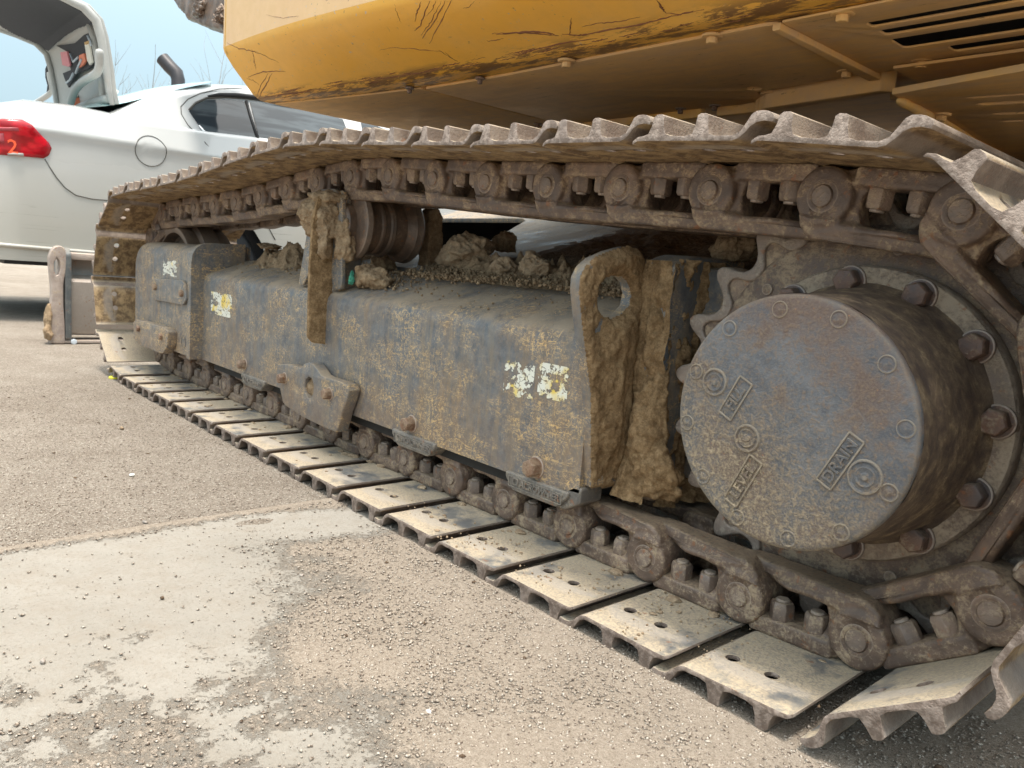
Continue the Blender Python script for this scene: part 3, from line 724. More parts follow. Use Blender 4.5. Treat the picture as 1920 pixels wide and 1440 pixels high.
# dried grease bead along the flange
gp = [atY(u, v, .228) for u, v in [(1572, 556), (1590, 549), (1612, 553), (1634, 552), (1655, 556), (1672, 566), (1688, 574)]]
part('grease_bead', displace(tube(gp, [.004, .006, .0065, .006, .006, .005, .003], 10), .004, 60, 4), M['grease'], sp, True)

# --- final drive cover
prof = [(.0, .0525), (.08, .0525), (.145, .0525), (.160, .0525), (.1655, .0545), (.168, .059)]
cov = part('final_drive_cover', lathe([(0, .0525)]+[(r, .0525) for r in (.03, .06, .09, .12, .145, .158, .163)]+[(.1665, .054), (.1685, .0575), (.169, .063)], 128, 'Y', (AX, 0, AZ)), M['cover'], smooth=50)
part('cover_drum', displace(lathe([(.169, .063), (.1695, .09), (.171, .12), (.174, .15), (.178, .18), (.181, .205), (.184, .225), (.192, .238)], 128, 'Y', (AX, 0, AZ)), .0012, 40), M['coverside'], cov, True)
for k, (a, r) in enumerate([(100.4, .1515), (69.2, .154), (131, .153), (162.2, .1545), (-168.7, .156), (-138.2, .155), (-109.4, .156), (-52.2, .156), (-21.4, .157), (8.5, .156), (38.4, .155), (-80, .156)]):
    c = (AX+(r-.003)*math.cos(R_(a)), 0, AZ+(r-.003)*math.sin(R_(a)))
    part('cover_screw', lathe([(0, .0508), (.003, .0505), (.0055, .0518), (.0085, .0521), (.0095, .0512), (.0108, .0512), (.012, .054)], 24, 'Y', c), M['cover'], cov)
for x, z, r in ((1.51, .434, .020), (1.571, .366, .0195), (1.735, .353, .022)):
    part('drain_plug', lathe([(0, .0502), (.004, .0498), (.0055, .0513), (.009, .0515), (.0120, .0502), (.0135, .0518), (r-.0045, .0520), (r-.003, .0502), (r-.001, .0502), (r+.001, .054)], 32, 'Y', (x, 0, z)), M['cover'], cov)
def facetext(s, x, z, ang, size, bars):
    T = Matrix.Translation((x, .0522, z)) @ Matrix.Rotation(R_(-ang), 4, 'Y') @ Matrix.Rotation(R_(90), 4, 'X')
    part('lettering', textmesh(s, size, .0012, T, .0005), M['cover'], cov, False, label='raised word '+s+' cast on the cover')
    L = size*.36*len(s)
    for off in bars:
        b = box(-L, -.0015, off-.0012, L, .0015, off+.0012, .0006); b.transform(Matrix.Translation((x, .0522, z)) @ Matrix.Rotation(R_(-ang), 4, 'Y')); part('raised_frame', b, M['cover'], cov)
    for e in (-L, L):
        b = box(e-.0012, -.0015, min(bars), e+.0012, .0015, max(bars), .0006); b.transform(Matrix.Translation((x, .0521, z)) @ Matrix.Rotation(R_(-ang), 4, 'Y')); part('raised_frame', b, M['cover'], cov)
facetext('DRAIN', 1.702, .365, 64, .021, (-.011, .011))
facetext('FILL', 1.546, .417, 64, .021, (-.011,.011))
facetext('LEVEL', 1.573, .306, 66, .021, (-.011,.011))

# --- track frame (the long box beam)
YB = .15
def loft(secs, closed=False):
    """secs: list of equal-length point lists (3D)"""
    bm = bmesh.new(); V = [[bm.verts.new(p) for p in s] for s in secs]
    for A, B in zip(V, V[1:]):
        n = len(A)
        for i in range(n if closed else n-1): bm.faces.new((A[i], A[(i+1) % n], B[(i+1) % n], B[i]))
    if closed: bm.faces.new(V[0]); bm.faces.new(V[-1][::-1])
    bmesh.ops.recalc_face_normals(bm, faces=bm.faces); return mesh_bm(bm)
def beam_sec(x): 
    s = [(YB, .160), (YB, .25), (YB, .35), (YB, .438), (YB+.003, .452), (YB+.010, .464), (YB+.022, .472), (.30, .520), (.33, .527), (.45, .530), (.45, .160)]
    return [(x, y, z+(.010 if z < .2 and x > 1.15 else 0)) for y, z in s]
FR = part('track_frame', loft([beam_sec(x) for x in np.linspace(-.70, 1.185, 16)], True), M['frame'], smooth=35)
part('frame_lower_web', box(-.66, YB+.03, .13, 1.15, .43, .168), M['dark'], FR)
# bottom edge strip lip
# idler guard (yoke cover) at the far end
def guard_sec(x, k):
    return [(x, y, z) for y, z in [(.11, .168), (.11, .34), (.11, .505-k), (.113, .530-k), (.122, .548-k), (.140, .560-k), (.165, .566-k), (.33, .574-k), (.33, .168)]]
G = part('idler_guard', loft([guard_sec(-1.352, .035)]+[guard_sec(-1.335, .012)]+[guard_sec(x, 0) for x in (-1.30, -1.1, -.9, -.745, -.725)], True), M['frame'], FR, 35)
gp = plate(round_poly([(-.735, .165), (-.700, .165), (-.700, .575), (-.735, .575)], .001, 1), [], .15, .003, 'XZ', .108)
EDGE = part('guard_end_flange', loft([[(x, y, z) for y, z in [(.106, .160), (.106, .505), (.110, .535), (.122, .556), (.142, .570), (.170, .577), (.30, .582), (.30, .160)]] for x in (-.733, -.700)], True), M['frame'], FR, 35)
def Pg(pts, y): return [(atY(u, v, y).x, atY(u, v, y).z) for u, v in pts]
m = plate(round_poly(Pg([(290, 522), (346, 526), (352, 536), (354, 562), (348, 572), (292, 562)], .108), .012), [], .010, .002, 'XZ', .098)
part('cover_plate', m, M['frame'], G)
m = plate(round_poly(Pg([(256, 604), (262, 599), (314, 614), (322, 622), (320, 650), (312, 663), (302, 661), (268, 646), (258, 636)], .09), .01), [], .035, .003, 'XZ', .076)
part('cover_plate', m, M['frame'], G)
for u, v, y in ((292, 538, .098), (342, 550, .098), (261, 616, .076), (303, 631, .076)):
    c = atY(u, v, y); part('bolt', hexbolt(.013, .012, 0, 0, (0, -1, 0), (c.x, y+.001, c.z), u), M['boltorange'], G)
for a, b in ((.030, .034),):
    c = atY(344, 641, .11); part('cast_mark', lathe([(.020, .1085), (.0235, .1085), (.0235, .112), (.020, .112)], 24, 'Y', (c.x, 0, c.z)), M['frame'], G)

# bolts along the beam
for u, v, r in ((455, 683, .0150), (767, 795, .0175), (1000, 877, .0185)):
    c = atY(u, v, YB-.008); part('frame_bolt', hexbolt(r, .022, r*1.2, .004, (0, -1, 0), (c.x, YB+.001, c.z), u*.1), M['boltorange'], FR)
# guide guard plate
gy = .112
c3 = lambda a, b: (500+a/3.097, 500+b/3.097)
out = [c3(*p) for p in [(62, 568), (120, 566), (180, 583), (196, 590), (212, 566), (240, 556), (268, 566), (292, 596), (312, 628), (335, 642), (420, 665), (465, 686), (478, 720), (462, 780), (440, 840), (425, 900), (412, 945), (400, 962), (330, 935), (200, 870), (112, 812), (92, 790), (78, 720), (64, 660), (58, 600)]]
hole = [c3(*p) for p in [(243, 640), (262, 655), (271, 690), (268, 735), (252, 765), (236, 762), (222, 735), (216, 695), (222, 655)]]
m = plate(Pg(out, gy), [Pg(hole, gy)], .034, .004, 'XZ', gy)
GG = part('track_guide_plate', m, M['frame'], FR)
cc = atY(*c3(244, 705), gy+.014)
part('mud_plug', displace(lathe([(0, gy+.006), (.012, gy+.008), (.022, gy+.014), (.032, gy+.02)], 24, 'Y', (cc.x, 0, cc.z)), .004, 40), M['mud'], GG, True)
for a, b in ((103, 648), (365, 738)):
    c = atY(*c3(a, b), gy); part('bolt', hexbolt(.0145, .018, .0175, .003, (0, -1, 0), (c.x, gy+.001, c.z), a), M['boltorange'], GG)
# track rollers below the beam with their cast collars
RX0 = (1.085, .655, .235, -.235, -.62)
rprof = [(0, .170), (.030, .170), (.036, .178), (.036, .190), (.052, .194), (.058, .200), (.058, .222), (.0885, .226), (.092, .231), (.092, .250), (.087, .256), (.072, .258), (.070, .29), (.070, .31), (.072, .342), (.087, .344), (.092, .35), (.092, .369), (.0885, .374), (.058, .378), (.05, .41), (0, .41)]
RM = lathe(rprof, 48, 'Y'); RM.materials.append(M['roller']); RM.shade_smooth(); RM.set_sharp_from_angle(angle=R_(30))
for x in RX0:
    r = obj('track_roller', RM, parent=EX, smooth=None); r.location = (x, 0, .218)
def collar(x, w, txt, first=False):
    z1 = .166; m = plate(round_poly([(x-w, z1), (x+w, z1), (x+w, z1-.012), (x+w*.72, z1-.036), (x-w*.72, z1-.036), (x-w, z1-.012)], .008), [], .05, .004, 'XZ', .142)
    c = part('roller_collar', m, M['collar'], FR)
    T = Matrix.Translation((x+.004, .1415, z1-.017)) @ Matrix.Rotation(R_(90), 4, 'X')
    part('lettering', textmesh(txt, .0185, .0016, T, .0004), M['collar'], c, False, label='raised cast lettering on the roller collar')
    part('raised_frame', plate(rrect(x-w*.86, z1-.0285, x+w*.86, z1-.0065, .003), [rrect(x-w*.86+.002, z1-.0265, x+w*.86-.002, z1-.0085, .002)], .002, .0004, 'XZ', .1405), M['collar'], c)
for x, w in ((1.075, .088), (.655, .088), (-.245, .088)): collar(x, w, '\u25a1 ACROWNIER')
part('lug_tail', plate(round_poly([(1.17, .18), (1.19, .18), (1.19, .15), (1.15, .128), (1.12, .128), (1.14, .16)], .006), [], .06, .004, 'XZ', .15), M['collar'], FR)

# --- lifting eye plate at the sprocket end
LX = 1.178; LT = .030
lp = [(1112, 915), (1112, 860), (1112, 800), (1112, 740), (1106, 690), (1100, 640), (1094, 590), (1090, 545), (1092, 520), (1102, 500), (1120, 484), (1150, 471), (1180, 463), (1200, 470), (1212, 490), (1218, 540), (1214, 620), (1212, 700), (1215, 800), (1225, 905)]
L = [(atX(u, v, LX+LT).y, atX(u, v, LX+LT).z) for u, v in lp]
Hh = [(atX(u, v, LX+LT).y, atX(u, v, LX+LT).z) for u, v in [(1120, 560), (1124, 535), (1136, 520), (1155, 514), (1172, 518), (1183, 532), (1188, 552), (1183, 575), (1168, 592), (1148, 600), (1130, 594), (1121, 580)]]
LG = part('lifting_eye_plate', plate(L, [Hh], LT, .005, 'YZ', LX), M['frame'], FR, 40)
def inpoly(p, poly):
    c = False; j = len(poly)-1
    for i in range(len(poly)):
        if (poly[i][1] > p[1]) != (poly[j][1] > p[1]) and p[0] < (poly[j][0]-poly[i][0])*(p[1]-poly[i][1])/(poly[j][1]-poly[i][1])+poly[i][0]: c = not c
        j = i
    return c
def distpoly(p, poly):
    P = Vector(p); d = 9
    for i in range(len(poly)):
        a, b = Vector(poly[i-1]), Vector(poly[i]); ab = b-a; t = max(0, min(1, (P-a).dot(ab)/max(ab.length_squared, 1e-9))); d = min(d, (P-a-ab*t).length)
    return d
def lugmud(a, b, p):
    q = (p.y, p.z)
    if not inpoly(q, L) or inpoly(q, Hh): return -1
    e = min(distpoly(q, L), distpoly(q, Hh))
    n1 = fbm((p.y*1.9, 3, p.z), 6, 11); n2 = fbm((p.y*1.6, 7, p.z), 5, 34)
    core = .012*max(0, 1-abs((p.y-.20)-(.42-p.z)*.05)/.055)*(1 if p.z > .26 else max(0, 1-(.26-p.z)/.05))
    return min(e*.8, .0035+core+.006*n1+.0035*n2) if p.z > .2+.05*n1 or abs(n1) > .12 else -1+0*e if n2 > .25 else min(e*.8, .002+.002*n2)
part('mud_crust', sheet((LX+LT, .05, .14), (0, .26, 0), (0, 0, .52), (1, 0, 0), 90, 170, lugmud), M['mudwet'], FR, True)
# motor mount behind the eye plate, with vertical mud streaks
MM = part('motor_mount', plate(round_poly([(.245, .165), (.47, .150), (.47, .62), (.30, .618), (.245, .60)], .01), [], .075, .006, 'YZ', 1.20), M['frame'], FR)
def mudstreak(a, b, p):
    n = fbm((p.y*3.4, 1, p.z*1.3), 6, 8); n2 = fbm((p.y*4, 4, p.z*2.6), 5, 16); low = max(0, .30-p.z)*.13*max(0, 1-abs(p.y-.36)/.12)
    gate = fbm((p.y*3.5, 9, p.z*.5), 3, 8)
    return -.001+.015*n+.010*n2+low+.020*gate
part('mud_crust', sheet((1.277, .247, .155), (0, .22, 0), (0, 0, .455), (1, 0, 0), 80, 150, mudstreak), M['mudwet'], FR, True)
part('mud_crust', sheet((1.205, .244, .165), (.075, 0, 0), (0, 0, .44), (0, -1, 0), 60, 120, lambda a, b, p: .004+.010*fbm((p.x*3, 2, p.z*1.6), 6, 12)+max(0, .30-p.z)*.20), M['mudwet'], FR, True)
part('motor_housing', lathe([(0, .30), (.15, .30), (.165, .31), (.165, .5), (0, .5)], 48, 'Y', (AX-.03, 0, AZ)), M['frame'], FR)
mbg = baked(joined([lump((1.262, .245, .30), (.040, .035, .14), 4, 5, .3, 2, .08), lump((1.285, .24, .215), (.055, .045, .060), 6, 5, .4, 2, .1), lump((1.25, .25, .45), (.028, .022, .09), 9, 4, .3, 2, .08)]), [('REMESH', dict(mode='VOXEL', voxel_size=.004))])
part('mud_crust', displace(displace(mbg, .007, 20, 5), .004, 60, 5), M['mudwet'], FR, True)
part('mount_arm', box(1.26, .335, .20, 1.52, .46, .60, .012), M['frame'], FR)
part('mount_ledge', box(1.33, .318, .500, 1.50, .34, .512, .003), M['mudwet'], FR)

# --- carrier roller and its bracket
CR = part('carrier_roller', lathe([(0, .170), (.050, .170), (.056, .176), (.056, .196), (.090, .199), (.098, .205), (.098, .220), (.093, .228), (.074, .232), (.074, .262), (.078, .266), (.079, .272), (.075, .278), (.075, .290), (.080, .294), (.081, .304), (.075, .309), (.0745, .345), (.079, .352), (.092, .366), (.094, .385), (.088, .394), (.05, .398), (0, .398)], 72, 'Y', (.21, 0, .655)), M['roller'], smooth=28)
wing = [(.012, .478), (.018, .500), (.050, .62), (.075, .715), (.11, .745), (.20, .745), (.245, .715), (.252, .60), (.262, .500), (.256, .480), (.215, .478), (.200, .53), (.07, .51), (.045, .478)]
WB = part('roller_bracket', plate(round_poly(wing, .008), [], .012, .002, 'XZ', .160), M['frame'], CR)
gus = [(.165, .325), (.115, .330), (.099, .345), (.096, .53), (.100, .66), (.112, .722), (.165, .722)]
part('bracket_gusset', plate(round_poly(gus, .006), [], .012, .002, 'YZ', .193), M['mudwet'], WB)
part('bracket_arm', plate(round_poly([(.172, .47), (.24, .49), (.235, .70), (.172, .745)], .01), [], .035, .004, 'YZ', .19), M['frame'], WB)
mb = baked(joined([lump((.165, .145, .668), (.090, .052, .088), 3, 5, .2, 1.8, .05), lump((.17, .160, .722), (.085, .060, .022), 12, 4, .2, 2, .05), lump((.238, .175, .61), (.030, .030, .09), 8, 5, .3, 2.2, .08), lump((.300, .225, .515), (.075, .045, .045), 5, 4, .4, 2, .1), lump((.215, .128, .59), (.022, .022, .055), 14, 4, .3, 2, .1)]), [('REMESH', dict(mode='VOXEL', voxel_size=.0030)), ('SMOOTH', dict(factor=.5, iterations=3))])
part('mud_crust', displace(displace(mb, .006, 24, 5), .004, 80, 5), M['mud'], CR, True)
far = plate(round_poly([(.44, .50), (.50, .50), (.49, .70), (.47, .73), (.44, .72)], .01), [], .05, .004, 'YZ', .20)
part('roller_bracket', displace(baked(far, [('REMESH', dict(mode='VOXEL', voxel_size=.006))]), .006, 25), M['mud'], CR, True)
gn = displace(lump((.278, .180, .508), (.008, .006, .020), 21, 4, .6, 3, .4), .006, 90, 4)
part('green_netting', gn, M['green'], CR, True)

# --- idler
part('idler_wheel', lathe([(.0, .262), (.10, .262), (.11, .20), (.15, .195), (.17, .23), (.20, .262), (.214, .255), (.222, .214), (.246, .210), (.249, .216), (.249, .262), (.268, .27), (.270, .33), (.249, .338), (.249, .388), (.222, .392), (.20, .35), (0, .35)], 96, 'Y', (-1.213, 0, .388)), M['roller'], smooth=30)

# --- leg of the centre frame running in behind the beam
def legp(x, y): return (x, y, .555+.27*(y-.42))
hol = [(820, 474), (818, 409), (978, 409), (986, 413), (960, 428), (938, 442), (870, 474)]
def onleg(u, v):
    d = ray(u, v); n = Vector((0, -.27, 1)); p0 = Vector((0, .42, .555)); k = (p0-CAM).dot(n)/d.dot(n); return CAM+d*k
hp = [onleg(*p) for p in hol]
ang = math.atan(.27)
def toleg(p): return (p.x, (p.y-.42)/math.cos(ang))
lo = [(-.40, -.02), (2.05, -.02), (2.05, 1.5), (-.85, 1.5), (-.95, .66), (-.75, .30)]
m = plate(lo, [[toleg(p) for p in hp]], .02, .003, 'XY', -.02)
m.transform(Matrix.Translation((0, .42, .555)) @ Matrix.Rotation(ang, 4, 'X'))
LEG = part('centre_frame', m, M['frame'], smooth=35, label='dusty centre frame leg with a large opening')
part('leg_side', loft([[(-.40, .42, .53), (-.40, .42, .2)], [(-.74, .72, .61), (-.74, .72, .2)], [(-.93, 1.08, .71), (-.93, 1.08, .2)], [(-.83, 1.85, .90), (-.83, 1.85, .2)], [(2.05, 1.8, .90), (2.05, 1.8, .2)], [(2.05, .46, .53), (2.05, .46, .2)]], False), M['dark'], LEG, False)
def dirt(a, b, p):
    n = fbm((p.x, p.y, 0), 6, 7); k = sst((p.x-.36)/.35); lowband = max(0, 1-(p.y-.42)/.06)*.0
    fade = sst((1.75-p.x)/.3)
    # keep the opening clear
    q = toleg(p); 
    if inpoly(q, HP2): return -1
    return (.014+.022*n+.012*max(0, fbm((p.x, p.y, 3), 4, 28)))*k*fade-.004*(1-k)
def sst(t): t = max(0, min(1, t)); return t*t*(3-2*t)
HP2 = [toleg(p) for p in hp]
part('loose_soil', sheet(legp(.0, .42), (1.75, 0, 0), (0, 1.05, .27*1.05), (0, -.27, 1), 150, 90, dirt), M['muddark'], LEG, True)
# soil heaped along the top of the beam
def soil(a, b, p):
    n = fbm((p.x, p.y, 2), 6, 9); n2 = fbm((p.x, p.y, 5), 4, 40)
    # boundary of the heap recedes from the ridge
    yb = .315+.025*math.sin(p.x*9)+.06*n
    if p.x < -.25: yb = .235+.06*n
    if -.25 <= p.x < .05: yb = .33+.05*n
    k = sst((p.y-yb)/.05)
    big = 0
    if p.x < -.05: big = .055*max(0, 1-((p.x+.42)/.25)**2)*sst((p.y-.26)/.08)+.05*max(0, 1-((p.x+.16)/.09)**2)*sst((p.y-.32)/.05)
    cl = max(0, fbm((p.x*1.2, p.y*1.6, 8), 4, 24)-.15)*.04; back = .046*sst((p.y-.37)/.07)*sst((p.x-.28)/.1)
    return k*(.012+.020*n+.006*n2+cl+back)+big*k*(1+.5*n)-.003*(1-k)
part('loose_soil', sheet((-.66, .19, .485), (1.84, 0, 0), (0, .29, .044), (0, -.1, 1), 420, 80, soil), M['mud'], FR, True)
# crumbs scattered on top of the beam and the shoes
def scatter(name, pts, mat, parent, s0, s1, seed):
    bm = bmesh.new(); rg = random.Random(seed)
    for p in pts:
        m = lump((0, 0, 0), [s0+(s1-s0)*rg.random()**2.2]*3, rg.randint(0, 999), 1, .3, 1.5, .1)
        m.transform(Matrix.Translation(p)); bm.from_mesh(m); bpy.data.meshes.remove(m)
    return part(name, mesh_bm(bm), mat, parent, True, kind='stuff')
rg = random.Random(3)
pts = []
for i in range(420):
    x = rg.uniform(-.6, 1.15); y = .17+.27*rg.random()**.55; pts.append((x, y, .474+(y-.17)*.35*(1 if y < .3 else .72)+.001))
scatter('soil_crumb', pts, M['mud'], FR, .0012, .0045, 4)

# flaked decals on the beam and the idler guard
def decal(u0, v0, u1, v1, y, seed, thr, parent):
    a, b = atY(u0, v0, y), atY(u1, v1, y); x0, x1, z0, z1 = a.x, b.x, b.z, a.z; nx, nz = 96, 80; bm = bmesh.new(); vv = {}
    def keep(i, j):
        X, Z = i/nx, j/nz; q = Vector((X*5+seed, Z*5, seed)); w = noise.noise(q*1.6)*.35
        d = noise.voronoi(Vector((X*5.0+w+seed*3, Z*5.0-w, seed)))[0]; crack = (d[1]-d[0])
        big = noise.fractal(Vector((X*2.3+seed*7, Z*2.3, seed)), .9, 2, 4)
        e = min(X, 1-X, Z, 1-Z)
        f2 = noise.fractal(Vector((X*7+seed, Z*7, seed*2)), .7, 2.2, 5)
        return (crack > .05+.09*noise.noise(q*3) or f2 > .35) and big+.55*f2+min(e*3, .3) > thr+.15
    def vt(i, j):
        if (i, j) not in vv: vv[i, j] = bm.verts.new((x0+(x1-x0)*i/nx, y, z0+(z1-z0)*j/nz))
        return vv[i, j]
    for i in range(nx):
        for j in range(nz):
            if keep(i+.5, j+.5): bm.faces.new((vt(i, j), vt(i+1, j), vt(i+1, j+1), vt(i, j+1)))
    return part('decal', baked(mesh_bm(bm), [('SOLIDIFY', dict(thickness=.0004, offset=0))]), M['decal'], parent, False)
decal(948, 672, 998, 752, YB-.0006, 3, .10, FR); decal(1012, 678, 1062, 756, YB-.0006, 5, -.02, FR); decal(396, 546, 434, 597, YB-.0006, 9, -.25, FR); decal(306, 486, 332, 520, .1094, 12, -.1, G)

rg = random.Random(77); pts = []
for i in range(1900):
    x = rg.uniform(.28, 1.17); y = .275+.185*rg.random()**.8+.02*math.sin(x*9); pts.append((x, y, .525+(y-.30)*.17+.012*rg.random()+.006))
scatter('soil_crumb', pts, M['mud'], FR, .0018, .0075, 41)
pts = [(rg.gauss(.33, .09), rg.uniform(.20, .34), 0) for i in range(260)]+[(rg.gauss(-.25, .16), rg.uniform(.26, .40), 0) for i in range(300)]
scatter('soil_crumb', [(x, y, .476+(y-.17)*.34+.006*rg.random()) for x, y, z in pts], M['mud'], FR, .0016, .006, 43)

# ------------------------------------------------------------------ upper structure
def body_sec(x):
    # lower outer corner line of the body as seen from below; flat flank, crease, inclined lower band
    yb = .12+.08*sst((x+.18)/.6)+.045*sst((x-.3)/.7); y0 = .0+.045*sst((x-.2)/1.3)
    zc = 1.112-.035*sst((x+.1)/1.2)
    low = [(y0+.0005, zc+.010), (y0+.003, zc+.002), (y0+.009, zc-.008), (y0+(yb-y0)*.25, zc-(zc-1.015)*.36), (y0+(yb-y0)*.50, zc-(zc-1.015)*.68), (yb-.032, 1.016), (yb-.016, 1.0055), (yb-.006, 1.0012), (yb+.006, 1.0), (yb+.06, 1.0)]
    up = [(y0, 2.1), (y0, 1.5), (y0, zc+.012)]
    return [(x, y, z) for y, z in up], [(x, y, z) for y, z in [(y0, zc+.0119)]+low]
XS = [-.18, -.176, -.165]+list(np.linspace(-.14, 1.6, 36))+[2.0, 2.6, 3.4]
UB = part('body_side', loft([body_sec(x)[1] for x in XS]), M['yellow'], smooth=60)
part('upper_flank', loft([body_sec(x)[0] for x in XS]), M['yellowlit'], UB, 60)
part('body_end', plate([(p[1], p[2]) for p in body_sec(-.18)[0]+body_sec(-.18)[1][1:]]+[(.75, 1.0), (.75, 2.1)], [], .01, .001, 'YZ', -.172), M['yellow'], UB, False)
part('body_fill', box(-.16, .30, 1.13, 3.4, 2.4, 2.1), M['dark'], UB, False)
part('frame_rail', box(-.16, .262, 1.004, 1.42, .76, 1.02), M['belly'], UB, False)
def bp(name, pts, z, th=.009, mat='belly', r=.006, holes=()):
    return part(name, plate(round_poly(pts, r), holes, th, .0015, 'XY', z), M[mat], UB, 35)
bp('belly_panel', [(-.165, .150), (.0, .185), (.20, .225), (.428, .262), (.432, .742), (.40, .752), (-.165, .660)], .996)
h1 = [(atZ(1413, 168, .993).x, atZ(1413, 168, .993).y), (atZ(1443, 180, .993).x, atZ(1443, 180, .993).y)]
bp('belly_panel', [(.440, .268), (.70, .284), (1.372, .292), (1.392, .30), (1.372, .648), (1.122, .676), (1.10, .745), (1.03, .765), (.444, .756)], .995, holes=[circle(h1[0][0], h1[0][1], .016, 20), circle(h1[1][0], h1[1][1], .022, 20)])
hol = [rrect(1.505, .362, 2.45, .386, .005), rrect(1.505, .408, 2.45, .436, .006), rrect(1.50, .462, 2.45, .520, .008), rrect(1.56, .545, 2.45, .580, .006)]
bp('belly_panel', [(1.400, .288), (2.6, .288), (2.6, .63), (1.62, .64), (1.398, .648)], .994, .004, holes=hol)
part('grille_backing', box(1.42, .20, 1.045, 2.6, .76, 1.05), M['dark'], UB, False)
# inner lips of the panels and the recessed floor behind
for x0, x1, y, z in ((.44, .92, .757, .975), (.96, 1.08, .765, .975), (-.12, .40, .765, .985)):
    part('panel_lip', box(x0, y, z, x1, y+.02, z+.025, .003), M['bellyedge'], UB, 35)
part('cross_member', plate(round_poly([(1.08, .74), (1.13, .70), (1.40, .665), (1.42, .69), (1.15, .735), (1.10, .775)], .004), [], .05, .003, 'XY', .965), M['belly'], UB, 35)
part('cross_member', plate([(1.385, .29), (1.399, .29), (1.40, .66), (1.378, .66)], [], .012, .002, 'XY', .984), M['belly'], UB, 35)
part('recessed_floor', box(-.1, .76, 1.085, 3.4, 2.6, 1.10), M['belly'], UB, False)
part('body_wall', box(-.10, .765, 1.0, 1.1, .775, 1.09), M['belly'], UB, False)
c = atZ(1432, 180, 1.0); part('drain_pipe', tube([(c.x, c.y, 1.02), (c.x, c.y, .90), (c.x-.003, c.y+.006, .872)], .0115, 14), M['belly'], UB, True)
for u, v, r in ((1580, 30, .0165), (1335, 72, .0165), (1062, 118, .0165), (1587, 137, .016), (1728, 118, .017), (900, 150, .010), (768, 168, .010), (1276, 206, .012), (1008, 234, .011), (1340, 200, .012)):
    c = atZ(u, v, .992); part('belly_bolt', hexbolt(r*.62, .010, r*1.12, .003, (0, 0, -1), (c.x, c.y, .996), u), M['bolt'] if r < .015 else M['belly'], UB, 35)
# lower guard plate on the right with slots
lw = [atZ(u, v, .93) for u, v in [(1672, 178), (1742, 214), (1893, 303), (2300, 420), (2300, 120), (1990, 120)]]
lh = []
for (u0, v0, u1, v1, wd) in ((1812, 184, 1990, 172, 3), (1830, 196, 2010, 186, 6), (1860, 214, 2040, 207, 5), (1876, 228, 2040, 222, 4)):
    a, b = atZ(u0, v0, .93), atZ(u1, v1, .93); d = Vector((b.x-a.x, b.y-a.y)).normalized(); nn = Vector((-d.y, d.x))*wd*.0017; A = Vector((a.x, a.y)); B = Vector((b.x, b.y))
    mm = .5*(A+B); lh.append([tuple(A), tuple(A*.9+B*.1-nn), tuple(B-nn), tuple(B+nn), tuple(A*.9+B*.1+nn)])
LP = part('swing_guard_plate', plate([(p.x, p.y) for p in lw], lh, .012, .002, 'XY', .93), M['belly'], UB, 35)
a, b, c_ = lw[0], lw[1], lw[2]
part('guard_lip', displace(baked(tube([tuple(a+Vector((.004, .004, -.006))), tuple(b+Vector((.004, .004, -.006))), tuple(c_+Vector((.004, .0, -.006)))], [.011, .010, .012], 8), [('SUBSURF', dict(levels=2))]), .003, 20), M['bellyedge'], LP, True)
part('guard_backing', box(1.45, .60, .985, 2.6, 1.6, .99), M['belly'], LP, False)
part('swing_skirt', plate([(p.x, p.y) for p in (atZ(1670, 172, .99), atZ(1900, 300, .99), atZ(2300, 400, .99), atZ(2300, 110, .99))], [], .012, .002, 'XY', .975), M['belly'], LP, False)
for u, v in ((1765, 214), (1868, 291)):
    c = atZ(u, v, .93); part('belly_bolt', hexbolt(.011, .010, .018, .004, (0, 0, -1), (c.x, c.y, .93), u), M['belly'], LP, 35)
# scratches scraped through the paint: thin dark grooves following the flank
from mathutils.bvhtree import BVHTree
def bvh(o): bm = bmesh.new(); bm.from_mesh(o.data); t = BVHTree.FromBMesh(bm); bm.free(); return t
BV = [bvh(o) for o in (UB, [c for c in UB.children if c.name.startswith('upper_flank')][0])]
def hit(u, v):
    best = None
    for t in BV:
        r = t.ray_cast(CAM, ray(u, v).normalized())
        if r[0] is not None and (best is None or r[3] < best[3]): best = r
    return best
M['scr'] = simple('scraped_bare_steel_line', (.20, .085, .045), .8, var=.35, sc=60)
def scratch(pts, r, seed):
    rg = random.Random(seed); P = []
    for a, b in zip(pts, pts[1:]):
        for i in range(6): P.append((a[0]+(b[0]-a[0])*i/6+rg.gauss(0, .7), a[1]+(b[1]-a[1])*i/6+rg.gauss(0, .5)))
    P.append(pts[-1]); Q = [hit(u, v) for u, v in P]; Q = [h[0] for h in Q if h]
    if len(Q) > 2: part('scratch', tube(Q, [r*(.25+.75*math.sin(PI*(i+.5)/len(Q)))*rg.uniform(.6, 1.3) for i in range(len(Q))], 5), M['scr'], UB, True)
